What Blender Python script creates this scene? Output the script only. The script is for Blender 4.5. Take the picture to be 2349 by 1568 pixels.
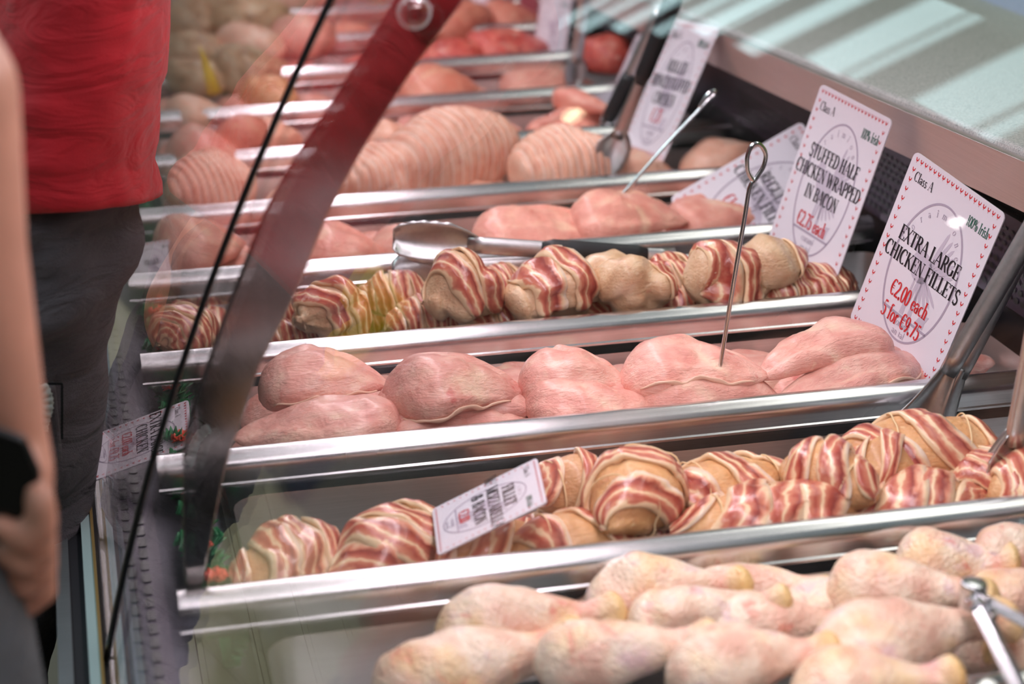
import bpy, bmesh, math, random
import numpy as np
from mathutils import Vector, Matrix, Euler

# ------------------------------------------------------------------ camera, world, exposure
for o in list(bpy.data.objects): bpy.data.objects.remove(o, do_unlink=True)
scene = bpy.context.scene
COL = scene.collection
PW, PH = 2349, 1568
YAW, PITCH, ROLL, FPX = 0.230257, 0.356924, 0.008003, 4389.44
CAM = np.array([0.0, -1.54555, 0.80598])
_f = np.array([math.sin(YAW)*math.cos(PITCH), math.cos(YAW)*math.cos(PITCH), -math.sin(PITCH)])
_r = np.array([math.cos(YAW), -math.sin(YAW), 0.0]); _d = np.cross(_f, _r)
RM = np.array([_r*math.cos(ROLL)+_d*math.sin(ROLL), -_r*math.sin(ROLL)+_d*math.cos(ROLL), _f])
cam_data = bpy.data.cameras.new('camera'); cam = bpy.data.objects.new('camera', cam_data); COL.objects.link(cam)
cam_data.sensor_fit = 'HORIZONTAL'; cam_data.sensor_width = 36.0; cam_data.lens = FPX*36.0/PW
cam_data.clip_start = 0.05; cam_data.clip_end = 100
cam.matrix_world = Matrix(((RM[0][0], -RM[1][0], -RM[2][0], CAM[0]), (RM[0][1], -RM[1][1], -RM[2][1], CAM[1]), (RM[0][2], -RM[1][2], -RM[2][2], CAM[2]), (0, 0, 0, 1)))
cam_data.dof.use_dof = True; cam_data.dof.focus_distance = 2.20; cam_data.dof.aperture_fstop = 3.5
scene.camera = cam
scene.view_settings.view_transform = 'Standard'; scene.view_settings.look = 'None'
scene.view_settings.gamma = 1.0; scene.view_settings.exposure = -0.08
scene.view_settings.use_curve_mapping = False
world = bpy.data.worlds.new('market_daylight'); scene.world = world; world.use_nodes = True
wb = world.node_tree.nodes['Background']; wb.inputs[0].default_value = (0.74, 0.93, 1.0, 1); wb.inputs[1].default_value = 0.26

def area(name, loc, rot, sx, sy, power, col):
    l = bpy.data.lights.new(name, 'AREA'); l.shape = 'RECTANGLE'; l.size = sx; l.size_y = sy; l.energy = power; l.color = col
    o = bpy.data.objects.new(name, l); COL.objects.link(o); o.location = loc; o.rotation_euler = rot
    return o
# pink-white fluorescent tube that runs along the inside of the display case, under its canopy
area('case_lamp_light', (0.50, 0.9, 0.775), (0, math.radians(12), 0), 0.10, 4.4, 29, (1.0, 0.86, 0.93))
# added fill light over the customer aisle, standing in for daylight
area('hall_fill_light', (-2.0, 0.6, 3.0), (0, math.radians(-26), 0), 0.5, 6.0, 100, (0.78, 0.97, 1.0))
# added fill light over the seller's side
area('seller_fill_light', (1.7, 0.8, 2.0), (0, math.radians(18), 0), 0.3, 3.0, 15, (1.0, 0.97, 0.9))

# ------------------------------------------------------------------ pixel -> place helpers (photo frame 2349 x 1568)
def ray(x, y): return np.array([(x-PW/2)/FPX, (y-PH/2)/FPX, 1.0]) @ RM
def onz(x, y, z=0.0): d = ray(x, y); return CAM+d*(z-CAM[2])/d[2]
def ony(x, y, Y): d = ray(x, y); return CAM+d*(Y-CAM[1])/d[1]
def onx(x, y, X): d = ray(x, y); return CAM+d*(X-CAM[0])/d[0]
def pxm(p): return FPX/float((RM @ (np.array(p)-CAM))[2])

# ------------------------------------------------------------------ object helpers
def link(o, parent=None):
    COL.objects.link(o)
    if parent is not None: o.parent = parent
    return o
def tag(o, label, cat, group=None, kind=None):
    if label: o['label'] = label
    if cat: o['category'] = cat
    if group: o['group'] = group
    if kind: o['kind'] = kind
    return o
def thing(name, label, cat, loc=(0, 0, 0), rot=(0, 0, 0), group=None):
    o = bpy.data.objects.new(name, None); o.empty_display_size = 0.02; link(o)
    o.location = tuple(loc); o.rotation_euler = tuple(rot)
    return tag(o, label, cat, group)
def mesh(name, V, F, mat, parent=None, smooth=True, uv=None, att=None, mats=None, fm=None):
    me = bpy.data.meshes.new(name)
    me.from_pydata([tuple(map(float, v)) for v in V], [], [tuple(int(i) for i in f) for f in F])
    if mats:
        for m in mats: me.materials.append(m)
        if fm is not None: me.polygons.foreach_set('material_index', list(fm))
    elif mat: me.materials.append(mat)
    if smooth: me.polygons.foreach_set('use_smooth', [True]*len(me.polygons))
    if uv is not None:
        l = me.uv_layers.new(name='UVMap'); idx = np.zeros(len(me.loops), dtype=np.int32)
        me.loops.foreach_get('vertex_index', idx)
        l.data.foreach_set('uv', np.asarray(uv, dtype=np.float32)[idx].ravel())
    if att is not None:
        a = me.attributes.new('along', 'FLOAT', 'POINT'); a.data.foreach_set('value', np.asarray(att, dtype=np.float32))
    me.update()
    o = bpy.data.objects.new(name, me); link(o, parent)
    return o
def copy_tree(o, parent=None):
    c = o.copy(); COL.objects.link(c); c.parent = parent
    for ch in list(o.children): copy_tree(ch, c)
    return c
def boxvf(x0, y0, z0, x1, y1, z1):
    V = [(x0,y0,z0),(x1,y0,z0),(x1,y1,z0),(x0,y1,z0),(x0,y0,z1),(x1,y0,z1),(x1,y1,z1),(x0,y1,z1)]
    F = [(0,3,2,1),(4,5,6,7),(0,1,5,4),(1,2,6,5),(2,3,7,6),(3,0,4,7)]
    return V, F
def join(parts):
    V, F = [], []
    for v, f in parts:
        n = len(V); V += [tuple(p) for p in v]; F += [tuple(i+n for i in q) for q in f]
    return V, F
def bev(o, w, seg=2, ang=35):
    m = o.modifiers.new('bevel', 'BEVEL'); m.width = w; m.segments = seg; m.limit_method = 'ANGLE'; m.angle_limit = math.radians(ang)
    return o
def grid_faces(nu, nv, closev=True, capped=False):
    F = []; r = nv if closev else nv-1
    for i in range(nu-1):
        for j in range(r):
            k = (j+1) % nv
            F.append((i*nv+j, i*nv+k, (i+1)*nv+k, (i+1)*nv+j))
    return F
class Noise:
    def __init__(s, seed, n=14):
        g = np.random.default_rng(seed); k = g.normal(0, 1, (n, 3)); s.k = k/np.linalg.norm(k, axis=1)[:, None]*g.uniform(.5, 1.7, (n, 1)); s.p = g.uniform(0, 6.28, n)
    def __call__(s, P, freq): return np.sin(np.asarray(P) @ s.k.T*freq*6.28+s.p).sum(-1)/math.sqrt(len(s.p)/2)/1.7
def sweep(path, ra, rb=None, n=14, up=(0, 0, 1), caps=True, closed=False):
    """elliptic tube along a path; ra sideways radius, rb radius towards up"""
    P = np.asarray(path, float); m = len(P); ra = np.broadcast_to(np.asarray(ra, float), (m,)); rb = ra if rb is None else np.broadcast_to(np.asarray(rb, float), (m,))
    V = []; U = np.array(up, float)
    for i in range(m):
        if closed: t = P[(i+1) % m]-P[i-1]
        else: t = P[min(i+1, m-1)]-P[max(i-1, 0)]
        t = t/np.linalg.norm(t); s = np.cross(t, U)
        if np.linalg.norm(s) < 1e-4: s = np.cross(t, (1, 0.01, 0))
        s /= np.linalg.norm(s); w = np.cross(s, t)
        for j in range(n):
            a = 2*math.pi*j/n; V.append(P[i]+s*ra[i]*math.cos(a)+w*rb[i]*math.sin(a))
    F = grid_faces(m, n)
    if closed:
        for j in range(n): k = (j+1) % n; F.append(((m-1)*n+j, (m-1)*n+k, k, j))
    elif caps:
        F.append(tuple(range(n-1, -1, -1))); F.append(tuple((m-1)*n+j for j in range(n)))
    return V, F
def spline(pts, n):
    P = np.asarray(pts, float); m = len(P); Q = np.vstack([2*P[0]-P[1], P, 2*P[-1]-P[-2]]); out = []
    for t in np.linspace(0, m-1, n):
        i = min(int(t), m-2); u = t-i; a, b, c, d = Q[i], Q[i+1], Q[i+2], Q[i+3]
        out.append(.5*((2*b)+(-a+c)*u+(2*a-5*b+4*c-d)*u*u+(-a+3*b-3*c+d)*u**3))
    return np.array(out)
def prism(poly, y0, y1):
    """poly of (x,z) extruded along y"""
    n = len(poly); V = [(x, y0, z) for x, z in poly]+[(x, y1, z) for x, z in poly]
    F = [(i, (i+1) % n, n+(i+1) % n, n+i) for i in range(n)]+[tuple(range(n-1, -1, -1)), tuple(range(n, 2*n))]
    return V, F

# ------------------------------------------------------------------ materials
class NT:
    def __init__(s, name):
        s.m = bpy.data.materials.new(name); s.m.use_nodes = True; s.t = s.m.node_tree; s.b = s.t.nodes['Principled BSDF']; s.out = s.t.nodes['Material Output']
    def n(s, k, **kw):
        o = s.t.nodes.new(k)
        for a, v in kw.items(): setattr(o, a, v)
        return o
    def l(s, a, b): s.t.links.new(a, b)
    def set(s, **kw):
        for k, v in kw.items():
            s.b.inputs[k.replace('_', ' ')].default_value = v
        return s
    def coord(s, scale=(1, 1, 1), kind='Object'):
        tc = s.n('ShaderNodeTexCoord'); mp = s.n('ShaderNodeMapping'); mp.inputs['Scale'].default_value = scale
        s.l(tc.outputs[kind], mp.inputs[0]); return mp.outputs[0]
    def noise(s, vec, scale, detail=4, rough=.55, dist=0):
        o = s.n('ShaderNodeTexNoise'); o.inputs['Scale'].default_value = scale; o.inputs['Detail'].default_value = detail; o.inputs['Roughness'].default_value = rough; o.inputs['Distortion'].default_value = dist
        if vec is not None: s.l(vec, o.inputs['Vector'])
        return o.outputs['Fac']
    def ramp(s, fac, stops, interp='LINEAR'):
        o = s.n('ShaderNodeValToRGB'); e = o.color_ramp.elements; o.color_ramp.interpolation = interp
        while len(e) > 1: e.remove(e[-1])
        e[0].position = stops[0][0]; e[0].color = rgba(stops[0][1])
        for p, c in stops[1:]: q = e.new(p); q.color = rgba(c)
        s.l(fac, o.inputs[0]); return o.outputs[0]
    def mix(s, fac, a, b):
        o = s.n('ShaderNodeMix', data_type='RGBA'); 
        for sock, v in ((o.inputs[0], fac), (o.inputs[6], a), (o.inputs[7], b)):
            if hasattr(v, 'links'): s.l(v, sock)
            elif isinstance(v, (int, float)): sock.default_value = v
            else: sock.default_value = rgba(v)
        return o.outputs[2]
    def math(s, op, a, b=None, c=None):
        o = s.n('ShaderNodeMath', operation=op)
        for i, v in enumerate((a, b, c)):
            if v is None: continue
            if hasattr(v, 'links'): s.l(v, o.inputs[i])
            else: o.inputs[i].default_value = v
        return o.outputs[0]
    def bump(s, h, strength=.3, dist=.002):
        o = s.n('ShaderNodeBump'); o.inputs['Strength'].default_value = strength; o.inputs['Distance'].default_value = dist
        s.l(h, o.inputs['Height']); s.l(o.outputs[0], s.b.inputs['Normal']); return s
    def rand(s): return s.n('ShaderNodeObjectInfo').outputs['Random']
def lin(c): return tuple(((v/255.)/12.92 if v/255. <= .04045 else ((v/255.+.055)/1.055)**2.4) for v in c[:3])
def rgba(c):
    if len(c) == 4: return c
    if max(c) > 1.0: c = lin(c)
    return (c[0], c[1], c[2], 1.0)
def flat(name, c, rough=.5, metal=0, **kw):
    m = NT(name); m.set(Base_Color=rgba(c), Roughness=rough, Metallic=metal, **kw); return m.m

def raw_meat(name, stops, fat, fatamt=.62, red=None, wet=.33, fibre=(14, 60, 60), sss=.12):
    m = NT(name); v = m.coord(); rnd = m.rand()
    off = m.n('ShaderNodeVectorMath', operation='ADD'); m.l(v, off.inputs[0]); cmb = m.n('ShaderNodeCombineXYZ'); m.l(m.math('MULTIPLY', rnd, 37.0), cmb.inputs[0]); m.l(cmb.outputs[0], off.inputs[1]); v = off.outputs[0]
    c = m.ramp(m.noise(v, 38, 4, .55), stops)
    f = m.ramp(m.noise(v, 62, 3, .6, .6), [(fatamt, (0, 0, 0)), (fatamt+.10, (1, 1, 1))])
    c = m.mix(m.math('MULTIPLY', f, .65), c, fat)
    cr = m.n('ShaderNodeAttribute', attribute_name='along').outputs['Fac']; c = m.mix(m.math('MULTIPLY', cr, m.ramp(m.noise(v, 22, 3, .6), [(.38, (0, 0, 0)), (.6, (.95, .95, .95))])), c, fat)
    if red:
        r = m.ramp(m.noise(v, 40, 2, .5), [(.70, (0, 0, 0)), (.76, (1, 1, 1))]); c = m.mix(m.math('MULTIPLY', r, .55), c, red)
    hs = m.n('ShaderNodeHueSaturation'); m.l(c, hs.inputs['Color']); m.l(m.math('MULTIPLY_ADD', rnd, .24, .90), hs.inputs['Value']); c = hs.outputs[0]
    m.l(c, m.b.inputs['Base Color'])
    fib = m.noise(m.coord(fibre), 6, 4, .6); fine = m.noise(v, 150, 2, .5)
    m.bump(m.math('ADD', fib, m.math('MULTIPLY', fine, .6)), .7, .0035)
    m.set(Roughness=wet, Subsurface_Weight=sss, Subsurface_Radius=(.012, .004, .003), Subsurface_Scale=.35, Coat_Weight=.25, Coat_Roughness=.18)
    return m.m
M = {}
M['fillet'] = raw_meat('raw_chicken_fillet', [(.30, (222, 146, 134)), (.5, (234, 168, 154)), (.7, (244, 192, 176))], (245, 212, 186), .66, (205, 70, 72))
M['fillet_far'] = raw_meat('raw_chicken_fillet_small', [(.30, (218, 138, 122)), (.5, (230, 156, 138)), (.7, (240, 180, 158))], (243, 202, 172), .66, (200, 80, 70))
M['core'] = raw_meat('wrapped_chicken', [(.3, (196, 138, 92)), (.5, (214, 160, 108)), (.7, (226, 178, 132))], (238, 206, 160), .64, (196, 96, 80), .25)
M['halfbird'] = raw_meat('stuffed_half_chicken', [(.3, (206, 160, 122)), (.5, (226, 188, 150)), (.72, (236, 204, 172))], (244, 220, 186), .6, (196, 96, 84), .3)
M['turkey'] = raw_meat('netted_poultry', [(.3, (226, 160, 136)), (.5, (238, 180, 154)), (.7, (243, 198, 176))], (246, 216, 196), .62, (206, 100, 86), .4)
M['red_mince'] = raw_meat('red_meat', [(.3, (170, 52, 48)), (.5, (206, 82, 70)), (.7, (226, 122, 104))], (240, 190, 170), .6, (150, 30, 34), .3)
M['salmon'] = raw_meat('orange_meat', [(.3, (212, 122, 100)), (.5, (224, 142, 118)), (.7, (232, 164, 140))], (240, 196, 160), .64, None, .3)
M['tan'] = raw_meat('breaded_meat', [(.3, (150, 108, 74)), (.5, (196, 152, 116)), (.7, (216, 184, 152))], (226, 204, 174), .58, None, .55)
M['sausage'] = raw_meat('pale_sausage', [(.3, (220, 128, 112)), (.5, (234, 150, 132)), (.7, (240, 172, 152))], (243, 200, 180), .66, None, .25)

def bacon_mat():
    m = NT('streaky_bacon'); tc = m.n('ShaderNodeTexCoord'); sp = m.n('ShaderNodeSeparateXYZ'); m.l(tc.outputs['UV'], sp.inputs[0]); rnd = m.rand()
    cmb = m.n('ShaderNodeCombineXYZ'); m.l(m.math('MULTIPLY_ADD', sp.outputs[0], 5.0, m.math('MULTIPLY', rnd, 50.0)), cmb.inputs[0]); m.l(m.math('MULTIPLY', sp.outputs[1], 1.6), cmb.inputs[1]); m.l(m.math('MULTIPLY', rnd, 9.0), cmb.inputs[2])
    nz = m.noise(cmb.outputs[0], 1.5, 3, .55, .3)
    t = m.math('ADD', sp.outputs[1], m.math('MULTIPLY', m.math('SUBTRACT', nz, .5), .5))
    fat = (238, 204, 166); pk = (208, 128, 102); rd = (176, 80, 66); dk = (142, 54, 48)
    c = m.ramp(t, [(0, fat), (.08, fat), (.13, pk), (.24, rd), (.36, pk), (.42, fat), (.455, fat), (.50, pk), (.62, rd), (.72, dk), (.80, pk), (.85, (226, 168, 140)), (.91, fat), (1, (246, 220, 200))])
    n2 = m.noise(m.coord(), 60, 3, .6); c = m.mix(m.math('MULTIPLY', m.ramp(n2, [(.55, (0, 0, 0)), (.75, (1, 1, 1))]), .30), c, (226, 170, 140))
    m.l(c, m.b.inputs['Base Color']); m.bump(m.math('ADD', nz, m.noise(m.coord(), 90, 2)), .5, .002)
    m.set(Roughness=.28, Subsurface_Weight=.1, Subsurface_Radius=(.01, .004, .003), Subsurface_Scale=.3, Coat_Weight=.3, Coat_Roughness=.15); return m.m
M['bacon'] = bacon_mat()
def leg_mat():
    m = NT('chicken_leg_skin'); a = m.n('ShaderNodeAttribute', attribute_name='along').outputs['Fac']; rnd = m.rand()
    v = m.n('ShaderNodeVectorMath', operation='ADD'); m.l(m.coord(), v.inputs[0]); cb = m.n('ShaderNodeCombineXYZ'); m.l(m.math('MULTIPLY', rnd, 31.0), cb.inputs[1]); m.l(cb.outputs[0], v.inputs[1]); v = v.outputs[0]
    c = m.ramp(m.noise(v, 26, 4, .55), [(.34, (226, 176, 156)), (.46, (236, 200, 178)), (.58, (243, 220, 198)), (.68, (226, 192, 190))])
    yel = m.ramp(m.noise(v, 17, 3), [(.5, (0, 0, 0)), (.68, (1, 1, 1))]); c = m.mix(m.math('MULTIPLY', yel, .5), c, (238, 198, 128))
    red = m.ramp(m.noise(v, 34, 3, .55, .8), [(.60, (0, 0, 0)), (.72, (1, 1, 1))]); c = m.mix(m.math('MULTIPLY', red, .6), c, (220, 104, 92))
    an = m.math('ADD', a, m.math('MULTIPLY', m.math('SUBTRACT', m.noise(v, 25, 2), .5), .12))
    c = m.mix(m.ramp(an, [(.70, (0, 0, 0)), (.80, (.5, .5, .5)), (.86, (0.1, .1, .1))]), c, (226, 130, 112))
    c = m.mix(m.ramp(an, [(.82, (0, 0, 0)), (.93, (.72, .72, .72))]), c, (230, 192, 116))
    m.l(c, m.b.inputs['Base Color'])
    vo = m.n('ShaderNodeTexVoronoi'); vo.inputs['Scale'].default_value = 260; m.l(v, vo.inputs['Vector'])
    m.bump(m.math('ADD', m.math('MULTIPLY', vo.outputs['Distance'], .5), m.noise(v, 55, 4)), .7, .004)
    m.set(Roughness=.34, Subsurface_Weight=.12, Subsurface_Radius=(.012, .005, .003), Subsurface_Scale=.35, Coat_Weight=.25, Coat_Roughness=.25); return m.m
M['leg'] = leg_mat()
def steel_mat(name, col, rough, axis=(2, 220, 220), bump=.05, metal=1.0):
    m = NT(name); nz = m.noise(m.coord(axis), 3, 4, .6); big = m.noise(m.coord(), 7, 3)
    m.l(m.ramp(nz, [(.3, tuple(c*.86 for c in col)), (.7, col)]), m.b.inputs['Base Color'])
    m.l(m.math('MULTIPLY_ADD', big, .16, rough-.08), m.b.inputs['Roughness']); m.set(Metallic=metal); m.bump(nz, bump, .0008); return m.m
M['rail'] = steel_mat('satin_steel_rail', (.72, .72, .73), .25)
M['pan'] = steel_mat('brushed_steel_pan', (.70, .71, .71), .36)
M['steel'] = steel_mat('polished_steel', (.66, .66, .68), .2, (40, 40, 40), .02)
M['tong'] = steel_mat('satin_tong_steel', (.62, .62, .63), .33, (60, 60, 60), .02)
M['fattrim'] = flat('pale_fat', (240, 198, 174), .35)
M['fin'] = steel_mat('mirror_steel_bracket', (.30, .27, .26), .13, (60, 60, 4), .02)
M['fascia'] = steel_mat('ribbed_aluminium', (.66, .58, .57), .38, (3, 3, 420), .35)
M['dark'] = flat('black_plastic', (20, 21, 26), .45)
M['gasket'] = flat('black_gasket', (12, 14, 18), .35)
M['back'] = flat('dark_case_back', (16, 15, 22), .4)
M['teal'] = flat('pale_aluminium_trim', (190, 215, 215), .3, .55)
M['brass'] = flat('brass_trim', (190, 160, 100), .35, .8)
M['ledge'] = steel_mat('dull_steel_ledge', (.42, .46, .48), .4)
def speckle():
    m = NT('speckled_granite'); v = m.coord()
    a = m.noise(v, 330, 2, .7); b = m.noise(v, 8, 3)
    c = m.ramp(a, [(.28, (92, 98, 100)), (.42, (168, 174, 172)), (.6, (196, 199, 196)), (.75, (214, 214, 210))])
    c = m.mix(m.math('MULTIPLY', b, .25), c, (178, 184, 180)); m.l(c, m.b.inputs['Base Color']); m.set(Roughness=.55); return m.m
M['granite'] = speckle()
def glass_mat(name, tint, base=.045, gain=1.0):
    m = NT(name); t = m.t; t.nodes.remove(m.b)
    g = m.n('ShaderNodeNewGeometry'); dt = m.n('ShaderNodeVectorMath', operation='DOT_PRODUCT'); m.l(g.outputs['Incoming'], dt.inputs[0]); m.l(g.outputs['Normal'], dt.inputs[1])
    x = m.math('SUBTRACT', 1.0, m.math('ABSOLUTE', dt.outputs['Value'])); fr = m.math('MULTIPLY_ADD', m.math('POWER', x, 5.0), (1-base)*gain, base)
    tr = m.n('ShaderNodeBsdfTransparent'); tr.inputs[0].default_value = rgba(tint); gl = m.n('ShaderNodeBsdfGlossy'); gl.inputs['Roughness'].default_value = 0.0
    mx = m.n('ShaderNodeMixShader'); m.l(fr, mx.inputs[0]); m.l(tr.outputs[0], mx.inputs[1]); m.l(gl.outputs[0], mx.inputs[2]); m.l(mx.outputs[0], m.out.inputs[0]); return m.m
M['glass'] = glass_mat('clear_case_glass', (.985, .995, .99))
def emit(name, c, s):
    m = NT(name); m.set(Base_Color=rgba((0, 0, 0)), Emission_Color=rgba(c), Emission_Strength=s); return m.m
M['board'] = flat('white_sign_board', (226, 220, 230), .32)
M['ink'] = flat('black_ink', (22, 20, 28), .5)
M['redink'] = flat('red_ink', (206, 36, 42), .5)
M['greenink'] = flat('green_ink', (24, 92, 74), .5)
M['mauve'] = flat('grey_watermark_ink', (172, 160, 178), .5)
M['mauve2'] = flat('pale_watermark_ink', (196, 186, 202), .5)
M['twine'] = flat('butchers_twine', (238, 206, 160), .7)

# ------------------------------------------------------------------ the market hall
FLOOR = -0.72
def tile_mat():
    m = NT('beige_floor_tile'); c = m.ramp(m.noise(m.coord(), 6, 4), [(.3, (196, 176, 138)), (.7, (222, 204, 166))]); m.l(c, m.b.inputs['Base Color']); m.set(Roughness=.4); return m.m
M['tile'] = tile_mat()
V, F = boxvf(-4.2, -6, FLOOR-.1, 3.3, 16, FLOOR-.006)
fl = mesh('floor', V, F, flat('floor_grout', (120, 110, 96), .8), smooth=False); tag(fl, 'beige tiled market hall floor beside the counter', None, kind='structure')
tv, tf = boxvf(.003, .003, 0, .297, .297, .006); t0 = None
for i in range(9):
    for j in range(16):
        if t0 is None: t0 = mesh('tile', tv, tf, M['tile'], fl, smooth=False); o = t0
        else: o = t0.copy(); link(o)
        o.parent = fl; o.location = (-2.82+.3*i, -1.2+.3*j, FLOOR-.006)
def plaster(name, c):
    m = NT(name); m.l(m.ramp(m.noise(m.coord(), 1.5, 5), [(.3, tuple(v*.85 for v in c)), (.7, c)]), m.b.inputs['Base Color']); m.set(Roughness=.8); return m.m
M['hallwall'] = plaster('brown_hall_wall', (84, 74, 68)); M['greenwall'] = plaster('green_tiled_wall', (206, 220, 110)); M['bluewall'] = plaster('blue_painted_beam', (26, 70, 176))
# customer-side wall with its clerestory windows (X = -4)
wins = [(7.74, 7.97, 3.5, 4.45), (8.02, 8.79, 3.5, 4.45), (9.47, 9.64, 3.42, 4.45), (9.68, 10.26, 3.38, 4.45), (10.72, 11.12, 3.15, 4.4), (11.5, 11.95, 3.08, 4.4), (12.1, 12.3, 2.85, 4.2), (12.62, 12.9, 2.66, 4.0), (13.12, 13.34, 2.45, 3.8), (13.5, 13.7, 2.28, 3.6), (4.6, 4.85, 1.38, 1.75), (4.95, 5.2, 1.35, 1.7)]
wl = mesh('wall_left', *boxvf(-4.3, -6, FLOOR, -4.05, 16, 4.5), M['hallwall'], smooth=False); tag(wl, 'brown hall wall with clerestory windows', None, kind='structure')
be = mesh('trim_1', *boxvf(-4.3, 5, 4.5, -3.98, 16, 5.3), M['bluewall'], smooth=False); tag(be, 'blue painted roof beam above the windows', None, kind='structure')
M['pane'] = emit('daylit_window_pane', (200, 236, 240), 3.6); M['frame'] = flat('window_frame_paint', (70, 66, 62), .5)
for i, (y0, y1, z0, z1) in enumerate(wins):
    w = mesh('window_%d' % (i+1), *join([boxvf(-4.06, y0-.04, z0-.04, -4.02, y1+.04, z0), boxvf(-4.06, y0-.04, z1, -4.02, y1+.04, z1+.04), boxvf(-4.06, y0-.04, z0, -4.02, y0, z1), boxvf(-4.06, y1, z0, -4.02, y1+.04, z1)]), M['frame'], smooth=False)
    tag(w, 'bright daylit window in the hall wall', None, kind='structure'); mesh('pane', *boxvf(-4.05, y0, z0, -4.035, y1, z1), M['pane'], w, smooth=False)
w = mesh('window_13', *boxvf(-4.03, 6.5, 4.5, -3.985, 13, 4.56), M['frame'], smooth=False); tag(w, 'blue tinted glazing strip above the windows', None, kind='structure'); mesh('pane', *boxvf(-4.0, 6.5, 4.56, -3.975, 13, 5.25), emit('blue_tinted_pane', (40, 110, 225), 1.6), w, smooth=False)
wf = mesh('wall_far', *boxvf(-4.3, 16, FLOOR, 3.4, 16.2, 3.2), M['hallwall'], smooth=False); tag(wf, 'brown end wall of the market hall', None, kind='structure')
wr = mesh('wall_right', *boxvf(3.2, -6, FLOOR, 3.4, 16, 3.0), M['greenwall'], smooth=False); tag(wr, 'yellow green wall behind the butcher counter', None, kind='structure')
wk = mesh('wall_back', *boxvf(-4.3, -6.2, FLOOR, 3.4, -6, 3.2), M['hallwall'], smooth=False); tag(wk, 'brown wall behind the viewer', None, kind='structure')

# ------------------------------------------------------------------ display case
PIT = 0.31; XL, XR = 0.055, 1.12
K0, K1 = -4, 11
YA, YB = K0*PIT-.05, K1*PIT+.05
def gx(z): return .0205+.30*z+.235*z*z
case = thing('display_case', 'long refrigerated butcher display case with steel front ledge and dark back', 'display case', (0.4, 1.0, FLOOR))
def cpart(name, V, F, m, smooth=False):
    V = [(x-.4, y-1.0, z-FLOOR) for x, y, z in V]; return mesh(name, V, F, m, case, smooth)
cpart('deck_plate', *boxvf(0.0, YA, -.16, 1.17, YB, -.125), M['pan'])
cpart('base_cabinet', *boxvf(-.03, YA, -.72, 1.19, YB, -.165), M['dark'])
cpart('outer_ledge_strip', *boxvf(-.058, YA, -.16, -.044, YB, -.118), M['ledge'])
cpart('black_bumper', *boxvf(-.044, YA, -.165, -.029, YB, -.121), M['dark'])
cpart('pale_trim', *boxvf(-.029, YA, -.165, -.0185, YB, -.112), M['teal'])
cpart('brass_trim', *boxvf(-.0185, YA, -.165, -.0155, YB, -.110), M['brass'])
cpart('glass_channel', *boxvf(-.0155, YA, -.165, .002, YB, -.122), M['gasket'])
cpart('front_deck_strip', *boxvf(.002, YA, -.13, .125, YB, -.105), steel_mat('dark_steel_strip', (.07, .07, .09), .4))
cpart('back_panel', *boxvf(1.14, YA, -.13, 1.17, YB, .12), M['back'])
# return-air grille: strip with slots along the inside of the glass
gs = cpart('air_grille', *boxvf(.012, YA, -.108, .050, YB, -.0985), flat('mauve_grille_plate', (74, 64, 82), .4, .2))
parts = []
for r, x in enumerate((.0195, .0335)):
    for k in range(110):
        y = -.5+k*.0275+r*.0137; p = [(x-.0045+.009*a, y+.0205*b) for a, b in ((.15, 0), (.85, 0), (1, .12), (1, .88), (.85, 1), (.15, 1), (0, .88), (0, .12))]
        n = len(p); parts.append(([(a-.4, b-1.0, -.098-FLOOR) for a, b in p]+[(a-.4, b-1.0, -.0972-FLOOR) for a, b in p], [tuple(range(n, 2*n))]+[(i, (i+1) % n, n+(i+1) % n, n+i) for i in range(n)]))
V, F = join(parts); s = mesh('slots', V, F, M['gasket'], gs, smooth=False); s['kind'] = 'stuff'
# rear perforated grille
parts = []; g = cpart('rear_grille', *boxvf(1.128, -1.0, .0, 1.14, 3.0, .115), flat('mauve_perforated_plate', (70, 58, 74), .4, .5))
for r in range(8):
    for k in range(105):
        big = r < 4; y = -.3+k*.0175+(r % 2)*.00875; z = .015+r*.0125 if big else .068+(r-4)*.0095
        a, b = (.0065, .0042) if big else (.0062, .0026)
        p = [(y+a*math.cos(t), z+b*math.sin(t)) for t in np.arange(8)*math.pi/4]
        parts.append(([(1.1265-.4, q[0]-1.0, q[1]-FLOOR) for q in p], [tuple(range(7, -1, -1))]))
V, F = join(parts); s = mesh('slots', V, F, M['gasket'], g, smooth=False); s['kind'] = 'stuff'

# granite worktop on the seller's side with its aluminium edge strip
B0, B1 = onx(1655, 159, 1.045), onx(2349, 488, 1.045)
sl = (B0[2]-B1[2])/(B0[1]-B1[1]); zb = lambda y: B0[2]+sl*(y-B0[1])
def wedge(x0, x1, y0, y1, h0, h1):
    V, F = boxvf(x0, y0, 0, x1, y1, 1); return [(x, y, zb(y)+(h1 if z > .5 else h0)) for x, y, z in V], F
wt = thing('worktop', 'speckled grey worktop above the back of the trays with brushed metal edge', 'worktop', (1.2, .5, zb(.5)))
def wpart(name, vf, m, b=0):
    V, F = vf; o = mesh(name, [(x-1.2, y-.5, z-zb(.5)) for x, y, z in V], F, m, wt, False)
    if b: bev(o, b, 3)
    return o
wpart('edge_strip', wedge(1.045, 1.057, -1.3, 2.6, 0, .058), M['fascia'], .001)
wpart('slab', wedge(1.0575, 1.8, -1.3, 2.6, .008, .0665), M['granite'], .008)

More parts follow.
